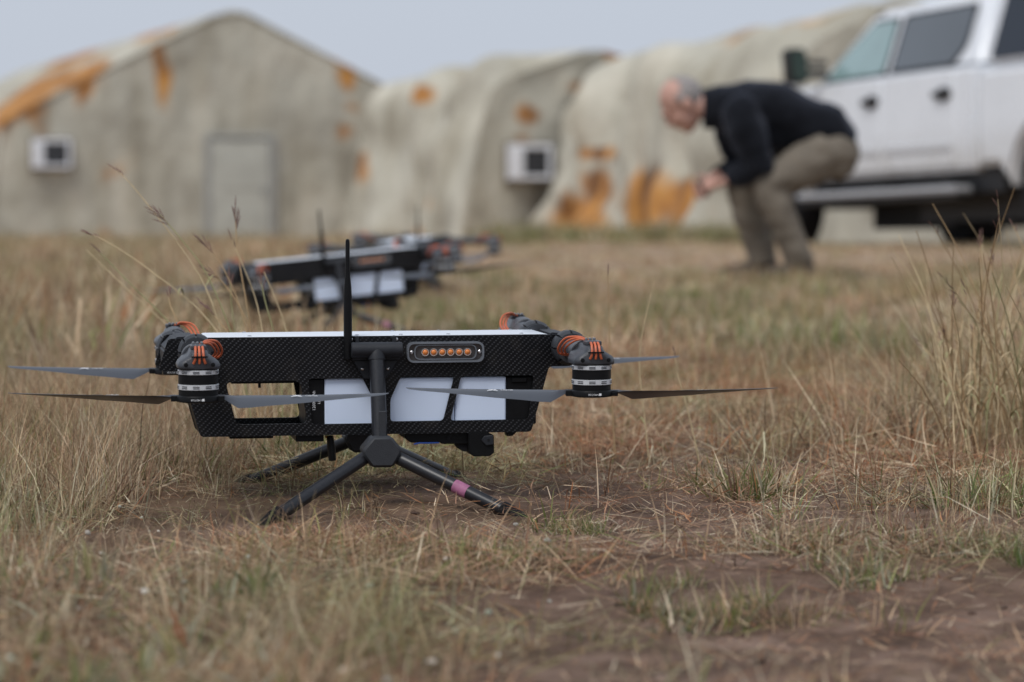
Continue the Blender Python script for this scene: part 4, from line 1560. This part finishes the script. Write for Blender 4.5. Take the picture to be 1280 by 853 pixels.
def proto(kind, meshes):
    ids = []
    for me in meshes:
        o = bpy.data.objects.new('p%03d_%s' % (len(_order), kind), me)
        PROTO.objects.link(o)
        ids.append(len(_order))
        _order.append(o)
    KINDS[kind] = ids


DRYP = [(4.4, STRAW), (3.0, BROWN), (1.2, RUST), (0.9, GREEN), (1.0, PALE), (0.5, GREYG)]
REDP = [(3, STRAW), (2.6, BROWN), (3.2, RUST), (0.6, GREEN), (0.8, PALE)]
GRNP = [(2.5, STRAW), (1, BROWN), (6, GREEN), (1.2, GREYG), (0.4, PALE)]
MIXP = [(3.5, STRAW), (2, BROWN), (1, RUST), (2.6, GREEN), (1, GREYG), (0.6, PALE)]
proto('thatch', [tuft_mesh('thatch', 54, 0.085, 0.08, 1.1, 0.0014, DRYP, 0.8, 0.5, 0.72) for _ in range(6)])
proto('redthatch', [tuft_mesh('redthatch', 54, 0.075, 0.08, 1.1, 0.0014, REDP, 0.8, 0.5, 0.72) for _ in range(5)])
proto('upright', [tuft_mesh('upright', 30, 0.12, 0.04, 0.7, 0.0015, DRYP, 0.9, 0.5, 0.1) for _ in range(6)])
proto('green', [tuft_mesh('green', 40, 0.062, 0.035, 0.75, 0.0025, GRNP, 0.6, 0.2, 0.08) for _ in range(4)])
proto('mixed', [tuft_mesh('mixed', 36, 0.085, 0.06, 0.85, 0.0016, MIXP, 0.8, 0.4, 0.3) for _ in range(5)])
proto('stalk', [tuft_mesh('stalk', 4, 0.21, 0.03, 0.8, 0.0019, [(3, PALE), (2, STRAW)], 0.4, 0.7, 0.1, 7) for _ in range(6)])
proto('litter', [tuft_mesh('litter', 26, 0.045, 0.09, 1.4, 0.0015, [(3, STRAW), (3, BROWN), (1.4, RUST), (1, PALE)], 0.1, 0.3, 1.0, 4) for _ in range(4)])
proto('meadow', [tuft_mesh('meadow', 44, 0.13, 0.13, 0.6, 0.0060, [(5, STRAW), (1.8, BROWN), (1.2, RUST), (0.9, GREEN), (2.2, PALE)], 0.7, 0.3, 0.15, 3) for _ in range(5)])
proto('meadowgreen', [tuft_mesh('meadowgreen', 44, 0.12, 0.12, 0.5, 0.0060, GRNP, 0.6, 0.2, 0.1, 3) for _ in range(4)])
proto('meadowlow', [tuft_mesh('meadowlow', 44, 0.075, 0.15, 0.95, 0.0060, [(5, STRAW), (1.8, BROWN), (1.4, RUST), (0.5, GREEN), (2.4, PALE)], 0.7, 0.3, 0.6, 3) for _ in range(4)])
proto('softtall', [tuft_mesh('softtall', 28, 0.20, 0.05, 0.5, 0.0022, MIXP, 0.9, 0.4, 0.0, 6) for _ in range(5)])
proto('leafweed', [tuft_mesh('leafweed', 9, 0.05, 0.02, 0.9, 0.008, [(3, GREEN), (3, GREYG), (0.4, RUST)], 0.5, 0.0, 0.0, 4) for _ in range(4)])
proto('speck', [clod_mesh('speck', 0.006, c) for c in ((0.62, 0.62, 0.58), (0.5, 0.5, 0.46))])
proto('wispy', [tuft_mesh('wispy', 34, 0.23, 0.06, 0.45, 0.0014, [(5, STRAW), (2.5, BROWN), (1.5, PALE), (0.8, GREEN)], 0.9, 0.35, 0.0, 6) for _ in range(5)])
proto('rusty', [tuft_mesh('rusty', 44, 0.09, 0.07, 0.9, 0.0015, [(4, RUST), (2, BROWN), (2, STRAW), (0.7, PALE)], 0.8, 0.5, 0.45) for _ in range(4)])
proto('clod', [clod_mesh('clod', 0.007, c) for c in ((0.20, 0.14, 0.11), (0.15, 0.10, 0.08), (0.26, 0.19, 0.155))])


def scatter(name, label, cat, pts):
    """pts: list of (x, y, z, rotz, tilt_x, tilt_y, scale, index)"""
    a = np.array(pts, float)
    me = bpy.data.meshes.new(name)
    me.from_pydata(a[:, :3].tolist(), [], [])
    r = me.attributes.new('rot', 'FLOAT_VECTOR', 'POINT')
    r.data.foreach_set('vector', np.stack([a[:, 4], a[:, 5], a[:, 3]], -1).astype(np.float32).reshape(-1))
    s = me.attributes.new('scl', 'FLOAT', 'POINT')
    s.data.foreach_set('value', a[:, 6].astype(np.float32))
    ix = me.attributes.new('idx', 'INT', 'POINT')
    ix.data.foreach_set('value', a[:, 7].astype(np.int32))
    o = link(name, me, None)
    ng = bpy.data.node_groups.new(name, 'GeometryNodeTree')
    ng.interface.new_socket('Geometry', in_out='INPUT', socket_type='NodeSocketGeometry')
    ng.interface.new_socket('Geometry', in_out='OUTPUT', socket_type='NodeSocketGeometry')
    N, L = ng.nodes, ng.links.new
    gi, go = N.new('NodeGroupInput'), N.new('NodeGroupOutput')
    ci = N.new('GeometryNodeCollectionInfo')
    ci.inputs['Collection'].default_value = PROTO
    ci.inputs['Separate Children'].default_value = True
    ci.inputs['Reset Children'].default_value = True
    ip = N.new('GeometryNodeInstanceOnPoints')
    ip.inputs['Pick Instance'].default_value = True

    def attr(nm, typ):
        n = N.new('GeometryNodeInputNamedAttribute')
        n.data_type = typ
        n.inputs['Name'].default_value = nm
        return n.outputs['Attribute']
    eu = N.new('FunctionNodeEulerToRotation')
    L(gi.outputs[0], ip.inputs['Points'])
    L(ci.outputs[0], ip.inputs['Instance'])
    L(attr('idx', 'INT'), ip.inputs['Instance Index'])
    L(attr('rot', 'FLOAT_VECTOR'), eu.inputs[0])
    L(eu.outputs[0], ip.inputs['Rotation'])
    L(attr('scl', 'FLOAT'), ip.inputs['Scale'])
    L(ip.outputs[0], go.inputs[0])
    md = o.modifiers.new('scatter', 'NODES')
    md.node_group = ng
    tag(o, label, cat, kind='stuff')
    return o


def half_w(y):
    return 0.177 * y * 1.22 + 0.45


def pick(kind):
    k = KINDS[kind]
    return k[rng.integers(len(k))]


def put(out, x, y, kind, s, tilt=0.12, dz=0.0):
    if 6.4 < y < 9.6 and abs(x + 0.55) < 0.62:
        s *= 0.75                             # thin, low grass in front of the second drone
    if 3.55 < y < 4.35 and x > -0.6 and kind in ('green', 'mixed', 'upright', 'wispy', 'softtall', 'stalk'):
        s *= 0.62 if x < 0.25 else 0.8       # kept low along the wheel track
    out.append((x, y, gz(x, y) + dz, rng.random() * 2 * PI, rng.normal(0, tilt), rng.normal(0, tilt), s, pick(kind)))


near_pts = []
N_NEAR = 8200
ys = np.sqrt(rng.uniform(2.25 ** 2, 8.2 ** 2, N_NEAR))
xs = rng.uniform(-1, 1, N_NEAR) * half_w(ys)
B = bare(xs, ys)
G1 = vnoise(xs, ys, 0.55, 31)
G2 = vnoise(xs, ys, 0.22, 32)
G3 = vnoise(xs, ys, 0.7, 33)
for x, y, b, g1, g2, g3 in zip(xs, ys, B, G1, G2, G3):
    u = rng.random()
    legs = -0.62 < x < 0.12 and 4.0 < y < 4.75      # trodden flat round the landing legs
    if u < b * 0.97:
        if u < b * 0.34:
            put(near_pts, x, y, 'litter', rng.uniform(0.5, 1.2), 0.03)
        elif u < b * 0.46:
            put(near_pts, x, y, 'clod', rng.uniform(0.4, 1.5), 0.5, -0.002)
        continue
    left_fg = (x < -0.10 + 0.08 * (g1 - 0.5)) and y < 3.75
    right = x > 0.10 + 0.4 * (g3 - 0.5)
    mid = x > -0.15 and 3.7 < y < 7.2
    if mid and rng.random() < 0.22:
        put(near_pts, x, y, 'litter', rng.uniform(0.8, 1.5), 0.03)
        continue
    v = rng.random()
    if legs and rng.random() < 0.45:
        continue
    if legs:
        put(near_pts, x, y, 'litter' if v < 0.5 else ('thatch' if v < 0.85 else 'mixed'), rng.uniform(0.45, 0.8), 0.06)
    elif left_fg and v < 0.30:
        q = rng.random()
        put(near_pts, x, y, 'softtall' if q < 0.3 else ('wispy' if q < 0.65 else 'mixed'), rng.uniform(0.4, 0.75))
    elif x < -0.5 and v < 0.30:
        put(near_pts, x, y, 'wispy', rng.uniform(0.4, 0.9))
    elif right and y > 4.3 and g2 > 0.5 and v < 0.45:
        put(near_pts, x, y, 'rusty', rng.uniform(0.7, 1.3))
    elif g1 > 0.64 and g2 > 0.45 and v < 0.5:
        put(near_pts, x, y, 'green' if rng.random() < 0.5 else 'mixed', rng.uniform(0.7, 1.2))
    elif right and y > 4.2 and v < 0.6:
        put(near_pts, x, y, 'redthatch', rng.uniform(0.8, 1.4))
    elif v < 0.70:
        put(near_pts, x, y, 'thatch', rng.uniform(0.8, 1.4))
    elif v < (0.74 if mid else 0.80):
        k = 0.5 if y < 4.6 else (0.65 if mid else 0.85)
        put(near_pts, x, y, 'upright', rng.uniform(0.5, 1.1) * k)
    elif v < 0.94:
        put(near_pts, x, y, 'mixed', rng.uniform(0.5, 1.0) * (0.7 if mid else 1))
    elif v < 0.985:
        put(near_pts, x, y, 'stalk', rng.uniform(0.5, 1.0) * (0.6 if y < 4.4 else 1), 0.35)
for _ in range(1500):                      # crumbs and pebbles on the bare soil
    y = rng.uniform(2.8, 5.6)
    x = rng.uniform(-0.35, 1.0) * half_w(y)
    if bare(x, y) > 0.45:
        put(near_pts, x, y, 'clod', rng.uniform(0.2, 0.55) if rng.random() < 0.9 else rng.uniform(0.6, 1.5), 0.5, -0.001)
for _ in range(50):
    y = rng.uniform(2.6, 3.5)
    x = rng.uniform(-0.75, -0.2) * y / 3.0
    put(near_pts, x, y, 'leafweed', rng.uniform(0.5, 1.3), 0.3, rng.uniform(0, 0.03))
for _ in range(40):
    y = rng.uniform(2.6, 4.3)
    put(near_pts, rng.uniform(-0.6, 0.05) * y / 3.0, y, 'speck', rng.uniform(0.3, 1.0), 0.3, rng.uniform(0.01, 0.05))
# tufts standing out in the photo
for (px, py, k, n, sp, sc) in ((930, 622, 'green', 9, 0.06, 1.25), (905, 612, 'green', 6, 0.05, 1.1), (700, 660, 'green', 7, 0.05, 1.2), (735, 668, 'green', 5, 0.03, 1.0), (820, 745, 'green', 8, 0.08, 0.8), (980, 705, 'mixed', 12, 0.10, 1.1),
                              (560, 720, 'green', 16, 0.12, 0.95), (640, 715, 'green', 14, 0.10, 0.8), (460, 700, 'mixed', 18, 0.10, 1.3), (400, 700, 'mixed', 12, 0.10, 0.9),
                              (1010, 570, 'upright', 14, 0.12, 1.3), (1120, 560, 'upright', 22, 0.16, 1.6), (1220, 545, 'upright', 26, 0.2, 1.9), (1180, 560, 'stalk', 18, 0.2, 1.3), (1050, 600, 'stalk', 10, 0.15, 0.9), (940, 580, 'stalk', 10, 0.15, 0.9), (1285, 520, 'wispy', 34, 0.22, 1.4), (1240, 560, 'wispy', 12, 0.22, 0.8), (60, 540, 'wispy', 30, 0.3, 0.9), (150, 600, 'wispy', 24, 0.25, 0.8), (20, 640, 'wispy', 24, 0.2, 0.8), (40, 470, 'wispy', 24, 0.35, 1.2), (1100, 470, 'softtall', 10, 0.3, 0.8), (1200, 590, 'redthatch', 24, 0.2, 1.5), (1230, 640, 'mixed', 16, 0.10, 1.2), (1180, 680, 'upright', 12, 0.10, 0.8), (1260, 700, 'mixed', 16, 0.10, 1.0),
                              (360, 560, 'green', 12, 0.10, 1.4), (390, 585, 'green', 10, 0.08, 1.5), (300, 555, 'softtall', 10, 0.12, 0.8), (250, 590, 'upright', 14, 0.12, 1.2), (120, 560, 'upright', 22, 0.2, 1.4), (60, 600, 'softtall', 14, 0.15, 0.8),
                              (770, 545, 'stalk', 8, 0.10, 1.1), (860, 545, 'stalk', 6, 0.10, 0.95), (700, 580, 'stalk', 6, 0.08, 0.9), (870, 770, 'green', 10, 0.07, 0.9), (1080, 730, 'green', 10, 0.06, 1.0), (1000, 770, 'mixed', 8, 0.08, 0.7)):
    Y = CAM_H * FPX / (py - 210)
    x0 = (px - 640) * Y / FPX
    for _ in range(n):
        put(near_pts, x0 + rng.normal(0, sp * 0.6), Y + rng.normal(0, sp * 0.6), k, sc * rng.uniform(0.7, 1.15))
scatter('dry_grass', 'short dry straw and green grass matted over the near ground', 'grass', near_pts)

far_pts = []
N_FAR = 8500
ys = np.sqrt(rng.uniform(7.6 ** 2, 27.0 ** 2, N_FAR))
xs = rng.uniform(-1, 1, N_FAR) * half_w(ys)
G1 = vnoise(xs, ys * 0.55, 1.1, 41)
G2 = vnoise(xs, ys * 0.6, 0.5, 42)
for x, y, g1, g2 in zip(xs, ys, G1, G2):
    v = rng.random()
    q = x / (0.177 * y)
    hk = float(np.interp(y, [7.6, 11, 15, 19, 27], [1.0, 0.85, 0.6, 0.42, 0.38]))
    hk *= 1.35 if q < -0.3 else 1.0
    trail = math.exp(-((y - 17.5) / 2.2) ** 2) * (1 if q > 0.1 else 0)
    if v < trail * 0.75:
        if v < 0.2:
            put(far_pts, x, y, 'meadowlow', rng.uniform(0.4, 0.7))
        continue
    if g1 > 0.64 and v < 0.5:
        put(far_pts, x, y, 'meadowgreen', rng.uniform(0.6, 1.2) * hk)
    elif q < -0.3 and v < 0.65:
        put(far_pts, x, y, 'meadow', rng.uniform(0.8, 1.6) * hk)
    elif v < 0.72:
        put(far_pts, x, y, 'meadowlow', rng.uniform(0.8, 1.35) * max(hk, 0.6))
    else:
        put(far_pts, x, y, 'meadow', rng.uniform(0.5, 1.05) * hk)
for _ in range(46):                        # tufts round the man's shoes
    put(far_pts, rng.normal(1.25, 0.22), rng.uniform(13.2, 13.75), 'meadow' if rng.random() < 0.6 else 'meadowgreen', rng.uniform(0.5, 0.9))
scatter('meadow_grass', 'brown and green meadow grass reaching back to the tents', 'grass', far_pts)

weed_pts = []
for _ in range(420):
    y = rng.uniform(23, 30)
    x = rng.uniform(-0.2, 2.6) * y / 25
    if x * FPX / y + 640 > 985:
        continue
    put(weed_pts, x, y, 'meadowgreen', rng.uniform(1.0, 2.3))
for _ in range(260):
    y = rng.uniform(22, 29)
    x = rng.uniform(-4.6, -0.8) * y / 25
    put(weed_pts, x, y, 'meadowgreen' if rng.random() < 0.4 else 'meadow', rng.uniform(0.7, 1.5))
scatter('green_weeds', 'band of green weeds at the foot of the tents', 'weeds', weed_pts)


# ------------------------------------------------------------------ tall seeding grass, stem by stem
def stem_material(name, c):
    return mat(name, c, 0.8, var=0.2, scale=40, spec=0.2)


STEMC = [stem_material('stem_straw', (0.52, 0.41, 0.25)), stem_material('stem_green', (0.29, 0.28, 0.14)), stem_material('stem_tan', (0.42, 0.29, 0.16))]
SEEDC = stem_material('seed_brown', (0.17, 0.10, 0.085))


def curve_pts(P_, k=5):
    out = []
    for i in range(len(P_) - 1):
        p0, p1, p2, p3 = P_[max(0, i - 1)], P_[i], P_[i + 1], P_[min(len(P_) - 1, i + 2)]
        for q in range(k):
            u = q / k
            out.append(0.5 * ((2 * p1) + (p2 - p0) * u + (2 * p0 - 5 * p1 + 4 * p2 - p3) * u * u + (3 * p1 - p0 - 3 * p2 + p3) * u ** 3))
    out.append(P_[-1])
    return out


def grass_clump(label, base, stems, group='tall seeding grass clumps', thick=0.0016):
    """stems: (list of world points base to tip, colour index, seed branches, head length)"""
    t = thing('tall_grass', label, 'grass', base, (0, 0, 0), group)
    b = Vector(base)
    for pts, ci, nb, hl in stems:
        C_ = curve_pts([Vector(p) - b for p in pts])
        n = len(C_)
        st = build('stem', MB().tube(C_, [thick * (1 - 0.65 * i / (n - 1)) + 0.0002 for i in range(n)], 5), STEMC[ci], t)
        if nb:
            mb = MB()
            tip, prev = C_[-1], C_[-4]
            d = (tip - prev).normalized()
            for k in range(nb):
                f = k / max(1, nb - 1)
                o = tip - d * hl * (0.55 * f)
                sp = 0.10 + 0.38 * f
                side = Vector((random.uniform(-1, 1), random.uniform(-1, 1), random.uniform(-0.3, 0.6))).normalized()
                e = (d + side * sp).normalized()
                ln = hl * random.uniform(0.55, 0.9)
                pp = [o + e * ln * q / 6 + Vector((0, 0, -0.1 * ln * (q / 6) ** 2)) for q in range(7)]
                mb.tube(pp, [0.0003, 0.0007, 0.0011, 0.0008, 0.0011, 0.0007, 0.0002], 5)
            build('seed_head', mb, SEEDC, st)
        # a leaf on the stem
        if random.random() < 0.8:
            k = int(n * random.uniform(0.25, 0.5))
            o = C_[k]
            a = random.uniform(0, 2 * PI)
            L_ = random.uniform(0.06, 0.12)
            pts2 = [o + Vector((math.cos(a) * L_ * u * 0.6, math.sin(a) * L_ * u * 0.6, L_ * (u * 0.8 - 0.75 * u * u))) for u in (0, 0.25, 0.5, 0.75, 1)]
            build('leaf', MB().tube(pts2, [0.0006, 0.0017, 0.0016, 0.0012, 0.0003], 4, ry=[0.0003] * 5), STEMC[(ci + 1) % 3], st)
    return t


Y0 = 5.25
left = []
for pts, ci, nb, hl in [
    ([(300, 575), (285, 460), (262, 372), (228, 312), (170, 237), (148, 214)], 0, 3, 0.034),
    ([(310, 578), (300, 470), (255, 395), (190, 340), (142, 307), (113, 292)], 0, 4, 0.042),
    ([(285, 575), (262, 480), (215, 415), (160, 363), (108, 312)], 0, 0, 0),
    ([(295, 575), (270, 480), (215, 408), (160, 352), (122, 312)], 1, 3, 0.035),
    ([(332, 578), (322, 470), (308, 380), (298, 320), (294, 268)], 2, 7, 0.058),
    ([(325, 578), (318, 470), (300, 385), (276, 330), (256, 305)], 2, 7, 0.050),
    ([(320, 575), (300, 455), (262, 350), (225, 297), (200, 268)], 1, 7, 0.055),
    ([(338, 578), (330, 480), (312, 410), (284, 360), (262, 340)], 2, 6, 0.045),
    ([(330, 578), (318, 500), (300, 440), (276, 405), (258, 385)], 2, 6, 0.045),
    ([(345, 578), (340, 500), (330, 430), (318, 370), (290, 300)], 0, 2, 0.03),
    ([(350, 578), (352, 500), (345, 430), (332, 380), (326, 352)], 1, 4, 0.035),
    ([(270, 575), (250, 480), (222, 405), (212, 380), (211, 365)], 2, 6, 0.036),
    ([(355, 578), (365, 500), (362, 440), (352, 395), (330, 340)], 0, 0, 0),
    ([(315, 575), (305, 500), (296, 440), (290, 390), (287, 350)], 1, 5, 0.04),
]:
    yy = Y0 + random.uniform(-0.05, 0.14)
    left.append(([at(a, b, yy + 0.02 * k) for k, (a, b) in enumerate(pts)], ci, nb, hl))
bx_, by_ = at(318, 576, Y0).x, Y0
grass_clump('tall seeding grass leaning left behind the nearest drone', (bx_, by_, gz(bx_, by_)), left)

right = []
Y1 = 5.55
for k in range(130):
    a = 1335 - 150 * random.random() ** 0.8
    yy = Y1 + random.uniform(-0.45, 0.35)
    yb = 210 + FPX * CAM_H / yy
    hgt = random.uniform(0.6, 1.0) * (random.choice((330, 270, 210, 170)))
    ln = random.gauss(-15, 55)
    top = (a + ln, yb - hgt)
    bow = random.uniform(-10, 10)
    pts = [(a, yb + 4), (a + ln * 0.15 + bow, yb - hgt * 0.35), (a + ln * 0.5 + bow, yb - hgt * 0.72), top]
    dy = random.uniform(-0.12, 0.12)
    right.append(([at(p[0], p[1], yy + dy * i) for i, p in enumerate(pts)], random.choice((0, 0, 2, 2, 1)), random.choice((0, 0, 0, 0, 2)), 0.03))
for (a, b, ty) in ((1225, 300, 5.4), (1240, 322, 5.4), (1192, 375, 5.3)):
    yb = 210 + FPX * CAM_H / ty
    right.append(([at(a + 22, yb + 4, ty), at(a + 14, yb - 90, ty), at(a + 7, (b + yb) / 2 - 30, ty), at(a, b, ty)], 2, 5, 0.03))
bx_, by_ = at(1262, 560, Y1).x, Y1
grass_clump('tall golden grass tussock at the right edge of the frame', (bx_, by_, gz(bx_, by_)), right, thick=0.0014)

lone = []
for pts, ci, nb, hl in [([(812, 575), (806, 520), (800, 440), (818, 350)], 0, 0, 0), ([(770, 575), (764, 480), (762, 410), (760, 345)], 2, 2, 0.03),
                        ([(880, 600), (862, 520), (848, 470), (843, 440)], 0, 2, 0.02)]:
    lone.append(([at(a, b, 5.2) for a, b in pts], ci, nb, hl))
bx_, by_ = at(812, 575, 5.2).x, 5.2
grass_clump('few thin dry stems standing right of the nearest drone', (bx_, by_, gz(bx_, by_)), lone)
